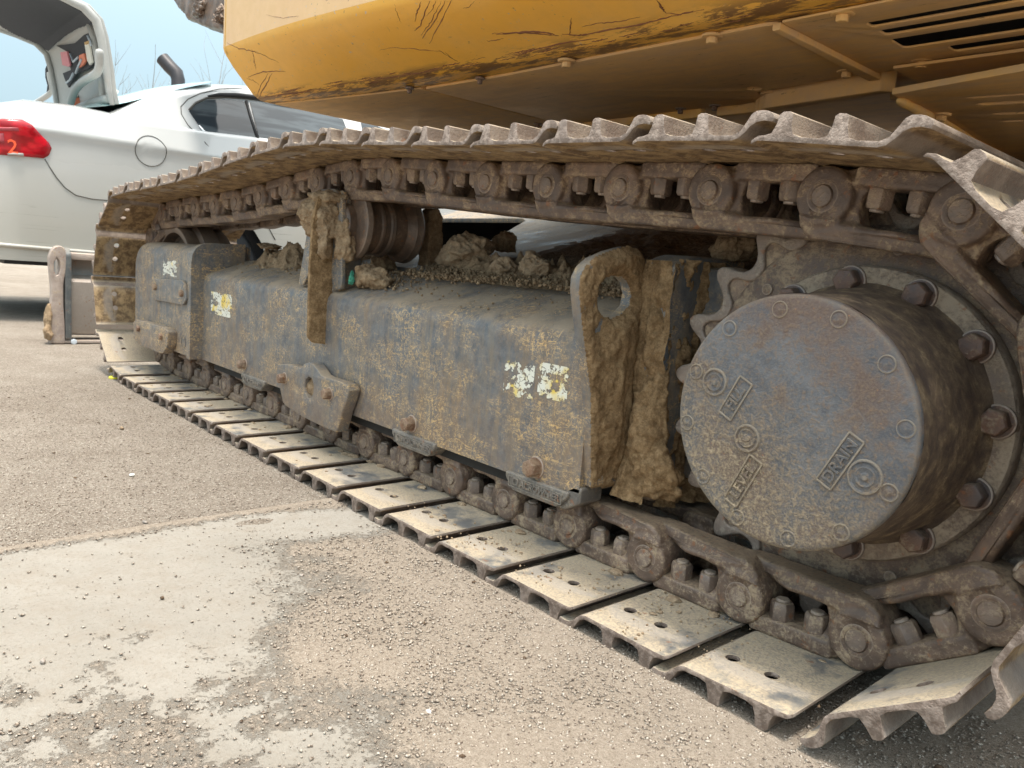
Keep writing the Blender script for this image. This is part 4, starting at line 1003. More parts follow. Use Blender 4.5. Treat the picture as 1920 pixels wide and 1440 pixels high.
S = [([(425, 80), (448, 91), (470, 95), (490, 101)], 1), ([(478, 96), (500, 106), (522, 117)], .8), ([(464, 145), (490, 136), (515, 133), (535, 134)], 1), ([(510, 137), (495, 165), (486, 184)], 1), ([(503, 137), (488, 162), (482, 180)], .8), ([(472, 92), (477, 115), (480, 130)], .8), ([(462, 147), (475, 150), (486, 160)], .6),
     ([(790, 2), (783, 20), (778, 40)], 1), ([(806, 0), (795, 28), (788, 48), (777, 58)], 1), ([(835, 0), (815, 40), (792, 72)], 1.1), ([(848, -2), (828, 38), (805, 82)], .9), ([(828, 2), (808, 40), (790, 66)], .7), ([(818, 0), (812, 14), (800, 30)], .6),
     ([(712, 94), (735, 89), (780, 92), (825, 96), (852, 112)], .8), ([(922, 63), (960, 61), (1000, 58), (1030, 62), (1048, 67)], 1.9), ([(930, 65), (985, 61), (1040, 66)], 1.4), ([(1072, 33), (1069, 50), (1068, 66)], 1), ([(1055, 64), (1085, 66), (1110, 63)], 1.2), ([(1090, 50), (1120, 44), (1160, 40), (1200, 32)], 1), ([(913, 77), (928, 75), (944, 72)], .8),
     ([(1075, 68), (1110, 62), (1150, 54), (1200, 46), (1260, 30), (1320, 18)], 1.5), ([(480, 186), (520, 178), (560, 174), (600, 166)], 1.2), ([(620, 160), (700, 150), (780, 138), (830, 128)], 1), ([(960, 104), (1000, 94), (1060, 80), (1120, 72)], 1.3), ([(1230, -2), (1240, 12), (1248, 24)], 1.6), ([(1250, 24), (1275, 27), (1300, 20)], 1.1), ([(835, 98), (845, 108), (858, 116)], .7), ([(500, 28), (530, 34), (560, 30)], .4), ([(890, 2), (880, 12), (868, 16)], .5), ([(740, 8), (746, 30), (752, 42)], .4)]
for i, (p, r) in enumerate(S): scratch(p, .0013*r, i)
for i in range(70):   # scrape marks crowding along the lower corner
    u = rg_.uniform(480, 1400) if 0 else random.Random(i*7+1).uniform(500, 1400); v = 190-(u-491)*.166-random.Random(i*3+2).uniform(-1, 13); L_ = random.Random(i+99).uniform(8, 40)
    scratch([(u, v), (u+L_*.5, v-L_*.10), (u+L_, v-L_*.22)], .0009*random.Random(i).uniform(.5, 1.6), i+500)
# --- dozer blade beyond the idler
bx = -2.45
def yz(pts, X): return [(atX(u, v, X).y, atX(u, v, X).z) for u, v in pts]
ear = [(93, 645), (95, 600), (97, 540), (93, 500), (92, 482), (97, 468), (106, 461), (116, 461), (123, 468), (126, 485), (124, 505), (119, 535), (119, 570), (122, 610), (122, 645)]
eh = [(102, 505), (102, 492), (107, 483), (112, 490), (113, 503), (110, 515), (105, 517)]
eo = [(p[0], max(p[1], .002)) for p in yz(ear, bx)]
BL = part('dozer_blade', loft([[(-2.62, y, .47), (-2.585, y, .45), (-2.56, y, .36), (-2.53, y, .342), (-2.49, y, .335), (-2.478, y, .325), (-2.478, y, .09), (-2.50, y, .05), (-2.62, y, .03)] for y in (.075, 2.4)], True), M['blade'], smooth=35)
part('blade_top_rail', box(-2.66, .075, .44, -2.50, 2.4, .475, .006), M['bladeedge'], BL, 35)
part('blade_edge', box(-2.60, .03, .004, -2.46, 2.4, .018, .002), M['bladeedge'], BL, 35)
m = plate(round_poly(eo, .006, 2), [yz(eh, bx)], .05, .006, 'YZ', bx-.05)
# the ear stands across the blade end: seen half edge-on
part('blade_ear', m, M['bladeedge'], BL, 35)
ea = plate(round_poly([(-2.80, .02), (-2.45, .02), (-2.45, .47), (-2.49, .50), (-2.55, .50), (-2.60, .44), (-2.80, .40)], .02), [], .03, .005, 'XZ', .085)
part('blade_end_plate', ea, M['blade'], BL, 35)
part('mud_crust', displace(baked(joined([lump((bx-.02, .012, .12), (.05, .02, .12), 4, 3), lump((bx-.02, .010, .05), (.06, .028, .05), 6, 3)]), [('REMESH', dict(mode='VOXEL', voxel_size=.008))]), .006, 20), M['mud'], BL, True)
part('bolt', hexbolt(.016, .012, 0, 0, (1, 0, 0), (-2.46, .125, .012), 0), M['blueclip'], BL, 35)
# --- bucket / linkage hanging at the upper left
bk = [(316, -40), (318, -5), (335, 18), (350, 36), (368, 47), (392, 54), (440, 64), (640, 120), (640, -40)]
bo = [(atY(u, v, 1.02).x, atY(u, v, 1.02).z) for u, v in bk]
BK = part('bucket', displace(baked(plate(bo, [], .5, .02, 'XZ', 1.02), [('REMESH', dict(mode='VOXEL', voxel_size=.02))]), .012, 9), M['roller'], smooth=True, label='rusty muddy bucket underside')
for u, v, r in ((372, 14, .10), (412, 30, .085)):
    c = atY(u, v, 1.0); part('mud_crust', displace(lump((c.x, 1.03, c.z), (r, .07, r*.8), u, 5, .5), .02, 9), M['roller'], BK, True)

# ------------------------------------------------------------------ clods lying on the machine
def clod(u, v, dep, s, seed, label, mat='clod'):
    p = onleg(u, v) if dep is None else atY(u, v, dep)
    m = lump((0, 0, 0), s, seed, 5, .45, 1.7, .09)
    o = obj('mud_clod', displace(m, .0035, 60, 5), M[mat], None, True, loc=p)
    tag(o, label, 'mud clod', 'dried mud clods on the track frame'); return o
clod(876, 474, .46, (.100, .065, .070), 11, 'largest dried mud clod in front of the dark frame opening')
clod(945, 456, .60, (.042, .04, .040), 13, 'darker mud lump leaning behind the right end of the largest clod', 'mud')
clod(944, 502, .40, (.042, .035, .034), 15, 'small rounded mud clod just right of the largest clod')
clod(1003, 500, .40, (.046, .036, .040), 18, 'split angular mud clod nearest the lifting eye plate')
clod(1375, 462, .42, (.050, .04, .046), 23, 'dark mud clod wedged between sprocket teeth and motor mount', 'mud')
clod(720, 490, .37, (.055, .04, .036), 27, 'mud lump under the carrier roller', 'mud')
clod(505, 462, .30, (.060, .04, .012), 31, 'thin broken mud slab left of the roller bracket', 'mud')

# ------------------------------------------------------------------ small things on the ground
def small(name, u, v, me, mat, label, cat, z=.004):
    p = atZ(u, v, z); o = obj(name, me, M[mat] if isinstance(mat, str) else mat, None, True, loc=p); tag(o, label, cat); return o
def chip(s, seed, fl=.25): return lump((0, 0, 0), (s, s*.7, s*fl), seed, 2, .4, 1.5, .1)
small('bottle_cap', 216, 708, lathe([(0, .006), (.020, .006), (.024, .003), (.025, -.004), (.022, -.004), (0, -.002)], 24, 'Z'), 'plastic', 'flat yellow plastic cap beside the farthest lower track shoes', 'bottle cap')
small('paper_scrap', 248, 890, chip(.010, 4), 'paper', 'small white scrap on the gravel left of the track', 'scrap')
small('pebble', 228, 803, chip(.011, 7, .6), 'clod', 'brown pebble alone on the gravel left of the track', 'pebble')
small('pebble', 272, 978, chip(.009, 9, .3), 'blade', 'thin dark grey chip near the edge of the concrete', 'pebble')
small('pebble', 565, 1078, chip(.007, 12, .5), 'blade', 'dark chip where the sand starts on the concrete', 'pebble')
small('pebble', 805, 1335, chip(.006, 14, .6), 'paper', 'tiny pale chip on sand near the bottom centre', 'pebble')
small('pebble', 80, 1240, chip(.006, 15, .8), 'blade', 'small dark pebble on bare concrete at the left', 'pebble')
rg = random.Random(11)
# clumps of soil crumbs on the near shoes
pts = []
for cx, cy in ((1.00, .06), (1.06, .10), (.97, .02), (1.30, .11), (1.20, .06), (1.50, .16), (1.62, .20), (1.56, .10), (1.45, .04), (1.40, .15), (1.66, .09), (.80, .07)):
    for i in range(34):
        x = cx+rg.gauss(0, .028); y = max(.006, cy+rg.gauss(0, .03)); pts.append((x, y, .0385))
scatter('soil_crumb', pts, M['clod'], EX, .0008, .0034, 8)

# ------------------------------------------------------------------ the white car
CX = -3.5
def dense0(pts, n=3):
    o = []
    for a, b in zip(pts, pts[1:]+pts[:1]):
        for i in range(n): o.append((a[0]+(b[0]-a[0])*i/n, a[1]+(b[1]-a[1])*i/n))
    return o
CAR = empty('white_car', 'dusty white sedan with its trunk lid raised, parked behind the excavator track', 'car', loc=(CX, 0, 0))
CI = (-CX, 0, 0)
def cpart(name, me, mat, parent=None, smooth=35, label=None):
    me.transform(Matrix.Translation((-CX, 0, 0))); o = obj(name, me, mat, parent or CAR, smooth)
    if label: o['label'] = label
    return o
W2 = 1.08    # half width; car centre line at x = CX-W2
def side_x(y, z):
    """outer skin x at height z, station y (before the greenhouse)"""
    x = CX
    x -= .42*max(0, min(z, 1.40)-1.185); x -= .022*(1-math.exp(-max(0, 1.185-z)/.03))
    x -= .05*max(0, (1.17-z)/.75)**2
    if y < .12: x -= .26*((.12-y)/.42)**2.2
    if y > 4.6: x -= .30*((y-4.6)/.9)**2
    return x
def belt(y):     # top of the flank below the glass
    pts = [(-.30, 1.19), (.02, 1.29), (.12, 1.325), (.4, 1.345), (.65, 1.335), (1.2, 1.335), (2.0, 1.39), (3.6, 1.36), (4.4, 1.27), (5.3, 1.15), (5.6, 1.0)]
    for (a, b), (c, d) in zip(pts, pts[1:]):
        if y <= c: return b+(d-b)*max(0, (y-a)/(c-a))
    return 1.0
def sill(y): return .385 if y < .9 else .36
ys = [-.30, -.25, -.18, -.1, -.03, .03, .07, .12, .2, .35, .5, .65, .8, .95, 1.1, 1.3, 1.5, 1.7, 1.9, 2.1, 2.4, 2.7, 3.0, 3.4, 3.8, 4.2, 4.6, 5.0, 5.3, 5.5]
WY, WZ, WR = 1.23, .40, .46
ys = sorted(set([round(a+(b-a)*k/3, 4) for a, b in zip(ys, ys[1:]) for k in range(3)]+[ys[-1]]))
secs = []
for y in ys:
    s = []; b = belt(y); lo = sill(y)
    dy = y-WY; arch = math.sqrt(max(0, WR*WR-dy*dy))
    lo2 = max(lo, WZ+arch-.02) if abs(dy) < WR else lo
    dy = y-4.45; arch = math.sqrt(max(0, WR*WR-dy*dy))
    if abs(dy) < WR: lo2 = max(lo2, WZ+arch-.02)
    zs = list(np.linspace(0, 1, 46))
    for k, f in enumerate(zs):
        z = lo2+(b-lo2)*f; x = side_x(y, z)
        s.append((x, y, z))
    bx_ = side_x(y, b)
    s += [(bx_-.03, y, b+.018), (bx_-.10, y, b+.042), (CX-W2, y, b+.075)]
    secs.append(s)
BODY = cpart('body_side', loft(secs), M['white'], smooth=50)
mir = loft([[(2*(CX-W2)-x, y, z) for x, y, z in s] for s in secs]); cpart('body_side', mir, M['white'], smooth=50)
# rear face under the lid, floor, far bits
cpart('rear_bumper', loft([[(CX-.26, -.30, z), (CX-.6, -.36, z), (CX-W2, -.38, z), (CX-2*W2+.6, -.36, z), (CX-2*W2+.26, -.30, z)] for z in (.385, .55, .8, 1.0, 1.2)]), M['white'], smooth=50)
cpart('underbody', box(CX-2*W2+.1, .0, .36, CX-.12, 5.4, .50), M['black'], smooth=False)
cpart('bumper_crease', tube([(side_x(y, .52)+.004, y, .475-.02*y) for y in np.linspace(-.2, .72, 12)], [.012]*12, 6), M['white'], smooth=True)
# greenhouse: C pillar, roof, glass
def roofz(y):
    pts = [(.50, 1.42), (.70, 1.50), (.95, 1.62), (1.15, 1.71), (1.35, 1.775), (1.6, 1.825), (1.9, 1.86), (2.4, 1.875), (2.9, 1.85), (3.4, 1.74), (3.9, 1.52), (4.3, 1.35)]
    for (a, b), (c, d) in zip(pts, pts[1:]):
        if y <= c: t = max(0, (y-a)/(c-a)); return b+(d-b)*t
    return 1.33
gs = []
gy_ = [.40, .52, .64, .76, .9, 1.05, 1.2, 1.35, 1.5, 1.7, 1.9, 2.15, 2.4, 2.7, 2.95, 3.25, 3.5, 3.75, 4.0, 4.25]
def grx(y, t):   # x of the greenhouse side at fraction t of its height
    return CX-.10-.19*t-.08*t*t
for y in gy_:
    b = belt(y)-.01; r = max(b+.006, roofz(y)-.10)
    s = [(side_x(y, b)-.0, y, b-.01)]
    H = r-b
    for t in (0, .2, .45, .7, .9, 1.0):
        k = H/.33; s.append((CX-.10-.20*t*k-.03*t*t*k, y, b+H*t))
    s += [(s[-1][0]-.035, y, r+.040*min(1, H/.2)), (s[-1][0]-.12, y, r+.072*min(1, H/.2)), (CX-W2+.35, y, r+.098*min(1, H/.2)), (CX-W2, y, r+.105*min(1, H/.2))]
    gs.append(s)
cpart('roof', loft(gs), M['white'], smooth=50)
cpart('roof', loft([[(2*(CX-W2)-x, y, z) for x, y, z in s] for s in gs]), M['white'], smooth=50)
def gsurf(y, z, off=.004):
    """point on the greenhouse side at y, z"""
    b = belt(y)-.01; r = max(b+.006, roofz(y)-.10); H = r-b; t = max(-.05, min(1.05, (z-b)/H)); k = H/.33
    return Vector((CX-.10-.20*t*k-.03*t*t*k+off, y, z))
def gpatch(outline, off, th=.006, n=1):
    """thin curved pane whose outline is given in (y, z)"""
    bm = bmesh.new(); c = sum((Vector(p) for p in outline), Vector((0, 0)))/len(outline)
    rings = []
    for f in (1.0, .75, .5, .25): rings.append([bm.verts.new(gsurf(*(c+(Vector(p)-c)*f), off)) for p in outline])
    for A, B in zip(rings, rings[1:]):
        for i in range(len(A)): bm.faces.new((A[i], A[(i+1) % len(A)], B[(i+1) % len(A)], B[i]))
    bm.faces.new(rings[-1]); bmesh.ops.recalc_face_normals(bm, faces=bm.faces)
    m = mesh_bm(bm); m = baked(m, [('SOLIDIFY', dict(thickness=th, offset=0))]); return m
def gpx(u, v):
    x = CX-.15
    for k in range(12): p = atX(u, v, x); x = .5*x+.5*gsurf(p.y, p.z, 0).x
    return (p.y, p.z)
for w_ in ([(354, 208), (366, 196), (386, 188), (420, 187), (456, 190), (480, 264), (430, 257), (386, 249), (370, 232)], [(468, 192), (520, 198), (590, 210), (642, 224), (668, 290), (600, 290), (540, 280), (487, 266)], [(676, 230), (700, 234), (728, 246), (736, 266), (712, 290), (690, 290)]):
    cpart('side_window', gpatch(round_poly([gpx(*p) for p in dense0(w_)], .004, 2), .006), M['glass'])
TR = [gsurf(*gpx(u, v), .010) for u, v in [(372, 236), (386, 251), (410, 256), (440, 261), (480, 269), (530, 280), (600, 294)]]
cpart('window_trim', tube(TR, .008, 6), M['chrome'], smooth=True)
TP = [gsurf(*gpx(u, v), .010) for u, v in [(354, 206), (366, 193), (386, 184), (420, 182), (460, 184), (520, 193), (590, 205), (650, 220)]]
cpart('window_seal', tube(TP, .008, 6), M['gap'], smooth=True)
cpart('window_post', tube([gsurf(*gpx(u, v), .008) for u, v in [(461, 190), (470, 222), (484, 266)]], .012, 6), M['black'], smooth=True)
VS = [gsurf(*gpx(u, v), .028) for u, v in [(387, 181), (410, 178), (440, 179), (480, 183), (540, 194), (600, 205)]]
cpart('rain_visor', tube(VS, [.006, .014, .018, .018, .018, .016], 6), M['black'], smooth=True)
# door shut lines
def seam(name, pts, r=.0034):
    cpart(name, tube(pts, r, 6), M['gap'], smooth=True)
def spt(u, v):
    x = CX
    for k in range(15): p = atX(u, v, x); x = .6*x+.4*side_x(p.y, p.z)
    return Vector((p.x+.001, p.y, p.z))
dl = [gsurf(*gpx(u, v), .001) for u, v in [(455, 165), (410, 167), (375, 175), (352, 186), (339, 200), (340, 214), (352, 234)]]+[spt(385, 268), spt(415, 302), spt(460, 362), spt(500, 420), spt(516, 450)]
seam('door_gap', dl); seam('door_gap', [spt(648, 300), spt(655, 380), spt(660, 440)])
seam('bumper_gap', [spt(u, v) for u, v in [(84, 298), (96, 318), (106, 333), (122, 352), (142, 366), (172, 373), (215, 377)]], .0035)
c = spt(283, 283)
fl = []
for i in range(41):
    a = 2*PI*i/40; y = c.y+.098*math.cos(a); z = c.z+.098*math.sin(a); fl.append((side_x(y, z)+.002, y, z))
FF = cpart('fuel_flap', tube(fl, .0026, 6), M['gap'], smooth=True)
# belt crease towards the C pillar
# tail lamp wrapping the corner
def lamp(pts, off, mat, name, parent=None):
    bm = bmesh.new(); P = []
    c2 = (sum(p[0] for p in pts)/len(pts), sum(p[1] for p in pts)/len(pts))
    rings = []
    for f, o2 in ((1.0, 0), (.97, .7), (.9, 1), (.6, 1.15), (.3, 1.2)):
        rr = []
        for u, v in pts:
            uu, vv = c2[0]+(u-c2[0])*f, c2[1]+(v-c2[1])*f; p = spt(uu, vv); rr.append(bm.verts.new((p.x+off*o2, p.y-off*o2*.4, p.z)))
        rings.append(rr)
    for A, B in zip(rings, rings[1:]):
        for i in range(len(A)): bm.faces.new((A[i], A[(i+1) % len(A)], B[(i+1) % len(A)], B[i]))
    bm.faces.new(rings[-1]); bmesh.ops.recalc_face_normals(bm, faces=bm.faces)
    return cpart(name, mesh_bm(bm), mat, parent, 60)
def dense(pts, n=4):
    o = []
    for a, b in zip(pts, pts[1:]+pts[:1]):
        for i in range(n): o.append((a[0]+(b[0]-a[0])*i/n, a[1]+(b[1]-a[1])*i/n))
    return o
TL = lamp(dense([(-34, 226), (5, 222), (42, 224), (60, 234), (78, 254), (92, 268), (97, 278), (92, 291), (82, 297), (40, 293), (-34, 288)]), .014, M['red'], 'tail_lamp')
lamp(dense([(-34, 238), (38, 240), (40, 247), (-34, 246)]), .020, M['redlight'], 'lamp_bar', TL)
lamp(dense([(-10, 250), (9, 250), (10, 268), (-10, 268)]), .019, M['redlight'], 'lamp_bar', TL)
lamp(dense([(14, 289), (24, 286), (46, 288), (46, 293), (16, 291)]), .020, M['whiteinner'], 'lamp_bar', TL)
p0 = spt(24, 277)
ta = Vector((spt(34, 278)-spt(14, 276))).normalized(); tu = Vector((0, 0, 1)); tn = ta.cross(tu).normalized(); tu = tn.cross(ta)
T = Matrix(((ta.x, tu.x, tn.x, p0.x+tn.x*.020), (ta.y, tu.y, tn.y, p0.y+tn.y*.020), (ta.z, tu.z, tn.z, p0.z+tn.z*.020), (0, 0, 0, 1)))
cpart('number_sticker', textmesh('2', .115, .002, T, .001), M['orange'], TL, False, label='orange numeral two stuck on the tail lamp')
# rear window and deck
rwl = lambda x, dz: [(x, .26, 1.365+dz*.3), (x, .50, 1.43+dz*.4), (x, .70, 1.512+dz), (x, .95, 1.632+dz), (x, 1.15, 1.722+dz), (x, 1.40, 1.80+dz*.6)]
rw = [rwl(CX-.36, -.052), rwl(CX-.7, .016), rwl(CX-W2, .034), rwl(CX-2*W2+.7, .016), rwl(CX-2*W2+.36, -.052)]
cpart('rear_window', baked(loft(rw), [('SUBSURF', dict(levels=2))]), M['glasssky'], smooth=True)
cpart('parcel_shelf', lathe([(0, 0), (.42, 0), (.46, -.01), (.46, -.06)], 32, 'Z', (CX-.95, .72, 1.43)), simple('dull_green_shelf', (.10, .16, .14), .6), smooth=40)
# wheels
WM = joined([lathe([(.20, -.11), (.36, -.12), (.395, -.10), (.405, -.04), (.405, .04), (.395, .10), (.36, .12), (.20, .11)], 48, 'X')]); WM.materials.append(M['black']); WM.shade_smooth()
RMm = lathe([(0, -.02), (.06, -.01), (.12, .02), (.24, .05), (.26, .09), (.26, .10), (.24, .10), (.23, .03), (0, 0)], 36, 'X'); RMm.materials.append(M['blueclip'])
for x in (CX-.22, CX-2*W2+.22):
    for y in (WY, 4.45):
        wh = obj('wheel', WM, None, CAR, None); wh.location = (x-CX, y, .405)
        r_ = obj('rim', RMm, None, wh, 35)
cpart('arch_lining', box(CX-.5, WY-.5, .45, CX-.14, WY+.48, 1.0), M['black'], smooth=False)
# raised trunk lid: curved shell seen from its inner side
xr, xl = -3.86, -5.34
HC = [(.735, 1.51), (.715, 1.60), (.695, 1.76), (.665, 1.93), (.635, 2.03), (.56, 2.095), (.43, 2.125), (.22, 2.155), (-.10, 2.20)]
def lidpt(y, z, t, off=0):
    # t 0..1 across from right to left; the lid edge bows
    x = xr+(xl-xr)*t; bow = .05*(4*(t-.5)**2)
    return (x, y-bow*.6, z-bow*.8+off)
LID = cpart('trunk_lid', baked(loft([[lidpt(y, z, t) for y, z in HC] for t in np.linspace(0, 1, 15)]), [('SOLIDIFY', dict(thickness=.035, offset=0)), ('BEVEL', dict(width=.008, segments=2))]), M['whiteinner'], smooth=50)
# outer edge rail, right side of the lid (silhouette seen against the sky)
cpart('lid_edge', tube([Vector(lidpt(y, z, 0))+Vector((.0, -.03, -.01)) for y, z in HC], [.015, .02, .025, .028, .03, .03, .025, .02, .02], 10), M['whiteinner'], LID, True)
cpart('lid_rib', tube([Vector(lidpt(y, z, .16))+Vector((0, -.03, -.01)) for y, z in HC[:5]], .022, 8), M['whiteinner'], LID, True)
cpart('lid_edge', tube([Vector(lidpt(y, z, 1))+Vector((.0, -.03, -.01)) for y, z in HC], .022, 8), M['whiteinner'], LID, True)
for yz_ in ((.73, 1.56),):
    cpart('lid_rib', tube([Vector(lidpt(yz_[0], yz_[1], t))+Vector((0, -.035, -.02-.0*t)) for t in np.linspace(0.02, .98, 14)], .030, 8), M['whiteinner'], LID, True)
dk = M['black']
LB = bvh(LID)
def surfpatch(name, poly, off, mat, parent, step=3.0, th=.012):
    """patch lying on the lid, cut to an outline"""
    us = [p[0] for p in poly]; vs_ = [p[1] for p in poly]; bm = bmesh.new(); vv = {}
    nu = int((max(us)-min(us))/step)+1; nv = int((max(vs_)-min(vs_))/step)+1; T0 = Vector((-CX, 0, 0))
    def vt(i, j):
        if (i, j) not in vv:
            u, v = min(us)+i*step, min(vs_)+j*step; d = ray(u, v).normalized(); h = LB.ray_cast(CAM+T0, d)
            vv[i, j] = bm.verts.new(h[0]-T0-d*off) if h[0] is not None else None
        return vv[i, j]
    for i in range(nu):
        for j in range(nv):
            if inpoly((min(us)+(i+.5)*step, min(vs_)+(j+.5)*step), poly):
                q = [vt(i, j), vt(i+1, j), vt(i+1, j+1), vt(i, j+1)]
                if all(q) and max((q[0].co-q[2].co).length, (q[1].co-q[3].co).length) < .5: bm.faces.new(q)
    m = mesh_bm(bm)
    if not m.polygons: return
    m = baked(m, [('SMOOTH', dict(factor=.5, iterations=2)), ('SOLIDIFY', dict(thickness=th, offset=0))]); return cpart(name, m, mat, parent, 50)
W_ = lambda L_: [(a*240/1571, b*240/1571) for a, b in L_]
LN = surfpatch('lid_liner', W_([(-300, 330), (0, 290), (40, 330), (200, 420), (400, 530), (530, 600), (600, 615), (680, 545), (760, 470), (860, 400), (960, 345), (1060, 308), (1140, 298), (1120, 240), (1050, 160), (950, 90), (820, 30), (740, -20), (600, -200), (-300, -200)]), .045, M['liner'], LID, 2.2, .02)
def onlid(off):
    # plane of the near-vertical lid skin: passes through the two lower curve points
    def f(u, v):
        A = Vector((0, .715, 1.60)); B = Vector((0, .665, 1.93)); n = Vector((0, B.z-A.z, -(B.y-A.y))).normalized(); d = ray(u, v)
        P0 = A-n*off; k = (P0-CAM).dot(n)/d.dot(n); return CAM+d*k
    return f
def lpatch(name, pts, dep, mat, parent):
    bm = bmesh.new(); bm.faces.new([bm.verts.new(dep(u, v)) for u, v in pts])
    m = baked(mesh_bm(bm), [('SOLIDIFY', dict(thickness=.012, offset=0))]); return cpart(name, m, mat, parent, False)
lpatch('lid_opening', W_([(700, 560), (830, 545), (930, 530), (1040, 430), (1110, 400), (1160, 560), (1165, 780), (1090, 850), (950, 900), (850, 1075), (800, 960), (780, 900), (880, 860), (840, 640)]), onlid(.05), M['liner'], LID)
lpatch('pink_label', W_([(750, 640), (830, 632), (868, 800), (850, 820), (775, 800)]), onlid(.07), M['pinkpaper'], LID)
lpatch('orange_label', W_([(980, 680), (1040, 655), (1062, 750), (1030, 800), (980, 835)]), onlid(.07), M['oranger'], LID)
lpatch('cardboard_label', W_([(1045, 520), (1095, 500), (1140, 765), (1110, 800), (1080, 740)]), onlid(.075), M['cream'], LID)
lpatch('label_edge', W_([(1045, 520), (1095, 500), (1098, 530), (1050, 548)]), onlid(.085), M['brownwood'], LID)
for L_ in ([(860, 660), (900, 760), (960, 700)], [(930, 900), (960, 820), (1000, 730)], [(810, 1020), (860, 980), (900, 900)], [(1075, 440), (1100, 500), (1120, 560)]):
    cpart('wire', tube([onlid(.08)(*p) for p in W_(L_)], .008, 6), M['blueclip'], LID, True)
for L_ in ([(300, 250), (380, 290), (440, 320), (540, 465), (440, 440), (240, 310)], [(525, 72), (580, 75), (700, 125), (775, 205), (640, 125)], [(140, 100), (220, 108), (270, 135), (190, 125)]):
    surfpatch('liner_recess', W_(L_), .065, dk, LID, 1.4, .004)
# gooseneck hinge arms
def hinge(L_, r, off=.10):
    return cpart('hinge_arm', baked(tube([onlid(off)(*p) for p in W_(L_)], r, 8), [('SUBSURF', dict(levels=1))]), M['whiteinner'], LID, True)
hinge([(1218, 590), (1222, 700), (1225, 830), (1195, 900), (1120, 945), (1010, 1000), (930, 1080), (885, 1180), (855, 1320)], .030, .14)
hinge([(600, 870), (610, 960), (640, 1050), (640, 1130), (560, 1190), (470, 1240), (390, 1295)], .024, .05)
cpart('hinge_spring', tube([onlid(.05)(*p) for p in W_([(612, 790), (585, 850), (585, 950), (612, 1050), (600, 1150)])], .018, 8), M['liner'], LID, True)
# scattered goods seen through the gap under the lid
UT = empty('piled_tools', 'jumble of orange and white odds and ends seen under the raised trunk lid', 'goods', loc=(CX-1.3, 1.0, 1.36))
rg = random.Random(5)
for i in range(15):
    u = 138+i*4.6; v = 194-26*math.sin((u-130)/90*1.9)+rg.uniform(-1, 5); p = atX(u, v, CX-1.35)
    mt = [M['brownwood'], M['cream'], M['paper'], M['liner'], M['blueclip'], M['oranger']][rg.randint(0, 5)]
    b = box(-.03-.03*rg.random(), -.03, -.03, .03, .03+.04*rg.random(), .03, .004); b.transform(Matrix.Rotation(rg.uniform(-.6, .6), 4, 'X')); b.transform(Matrix.Translation(p-Vector((CX-1.3, 1.0, 1.36))))
    obj('loose_item', b, mt, UT, False)

# ------------------------------------------------------------------ machine hidden behind the car (stack and a yellow corner show)
D = 9.0
def atD(u, v, d): return CAM+ray(u, v)*d
MC = empty('construction_machine', 'machine behind the white car, only its dark slanted exhaust and a yellow corner showing', 'machine', loc=(-8, 3.4, 0))
off = Vector((-8, 3.4, 0))
pa = [atD(334, 190, D), atD(334, 150, D), atD(331, 138, D), atD(318, 125, D), atD(305, 110, D)]
m = tube([p-off for p in pa], [.075, .075, .078, .078, .078], 20, caps=False)
m = baked(m, [('SOLIDIFY', dict(thickness=.006, offset=-1))]); obj('exhaust_stack', m, M['stack'], MC, 50)
obj('stack_inner', lathe([(0, 0), (.070, 0)], 20, 'Z'), M['dark'], MC, False, loc=pa[3]-off)
c = atD(755, 250, 8.5)
obj('engine_hood', box(c.x-off.x-.5, c.y-off.y-.25, .5, c.x-off.x+.5, c.y-off.y+1.2, c.z+.06, .03), M['bellyedge'], MC, 35)
obj('side_panel', box(c.x-off.x+.505, c.y-off.y-.2, .7, c.x-off.x+.52, c.y-off.y+.6, c.z+.02, .003), M['yellow'], MC, 35)
obj('machine_base', box(-1.2, -1.6, .3, 1.2, 1.2, 1.0, .05), M['blade'], MC, 35)

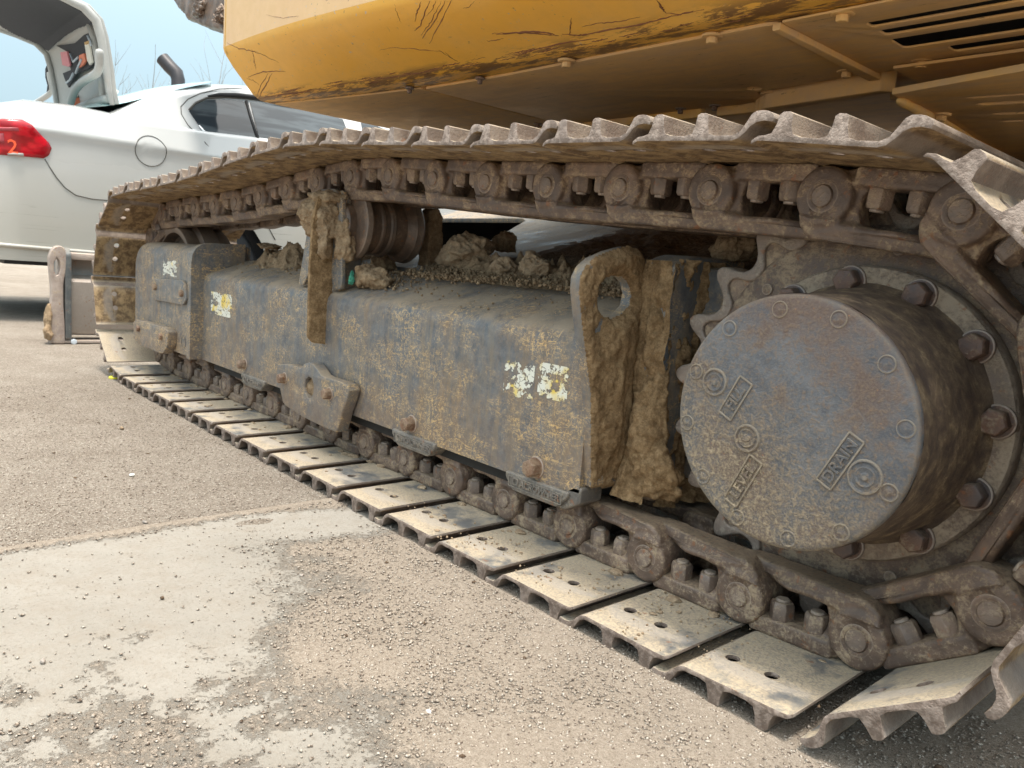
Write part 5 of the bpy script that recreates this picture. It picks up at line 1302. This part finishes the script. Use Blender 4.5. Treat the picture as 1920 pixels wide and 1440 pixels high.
# ------------------------------------------------------------------ bare trees on the horizon
def tree(u0, v0, u1, v1, dist, seed, label):
    base = atD(u0, v0, dist); top = atD(u1, v1, dist); b0 = Vector((base.x, base.y, 0)); h = top.z; rg = random.Random(seed)
    T = empty('bare_tree', label, 'tree', 'bare trees on the skyline', loc=b0)
    def br(p, d, L, r, lev, out):
        pts = [p]; q = p.copy(); dd = d.copy()
        for i in range(5):
            dd = (dd+Vector((rg.uniform(-.14, .14), rg.uniform(-.14, .14), rg.uniform(.0, .12)))).normalized(); q = q+dd*L/5; pts.append(q.copy())
        out.append((pts, [r*(1-.14*i) for i in range(6)]))
        if lev > 0:
            for k in range(6 if lev > 1 else 4):
                i = rg.randint(1, 5); a = rg.uniform(0, 2*PI); nd = (dd*.9+Vector((math.cos(a), math.sin(a), .25))*.75).normalized()
                br(pts[i], nd, L*rg.uniform(.35, .55), r*.45, lev-1, out)
    tr = []; br(Vector((0, 0, 0)), Vector((0, 0, 1)), h*.66, .085, 0, tr)
    out = []
    for k in range(11):
        i = rg.randint(2, 5); a = rg.uniform(0, 2*PI); br(tr[0][0][i], Vector((math.cos(a)*.7, math.sin(a)*.75, 1)).normalized(), h*rg.uniform(.14, .27), .032, 1, out)
    br(tr[0][0][5], Vector((0, 0, 1)), h*.36, .035, 1, out)
    bm = bmesh.new()
    for p, r in tr: m = tube(p, r, 6); bm.from_mesh(m); bpy.data.meshes.remove(m)
    obj('trunk', mesh_bm(bm), M['bark'], T, True)
    bm = bmesh.new()
    for p, r in out: m = tube(p, r, 3, False); bm.from_mesh(m); bpy.data.meshes.remove(m)
    obj('crown', mesh_bm(bm), M['bark'], T, True)
tree(246, 168, 241, 85, 42, 2, 'faint bare tree rising behind the rear window of the car')
tree(404, 150, 402, 62, 46, 6, 'faint bare tree beside the yellow body of the excavator')
tree(258, 168, 262, 108, 52, 9, 'smaller bare tree just right of the tree behind the rear window')
tree(416, 150, 418, 100, 56, 12, 'low bare tree against the yellow body, smallest on the skyline')
# distant hazy bank so that the horizon is closed
bm = bmesh.new(); N = 60; V0 = []; V1 = []
for i in range(N):
    a = 2*PI*i/N; r = 380; V0.append(bm.verts.new((r*math.cos(a), r*math.sin(a), -2))); V1.append(bm.verts.new((r*1.02*math.cos(a), r*1.02*math.sin(a), 3+3*fbm((math.cos(a)*3, math.sin(a)*3, 0), 3))))
for i in range(N): bm.faces.new((V0[i], V0[(i+1) % N], V1[(i+1) % N], V1[i]))
tag(obj('hills', mesh_bm(bm), simple('hazy_far_bank', (.34, .38, .38), .95), None, True), 'low hazy bank on the horizon', kind='structure')
bpy.context.view_layer.update()
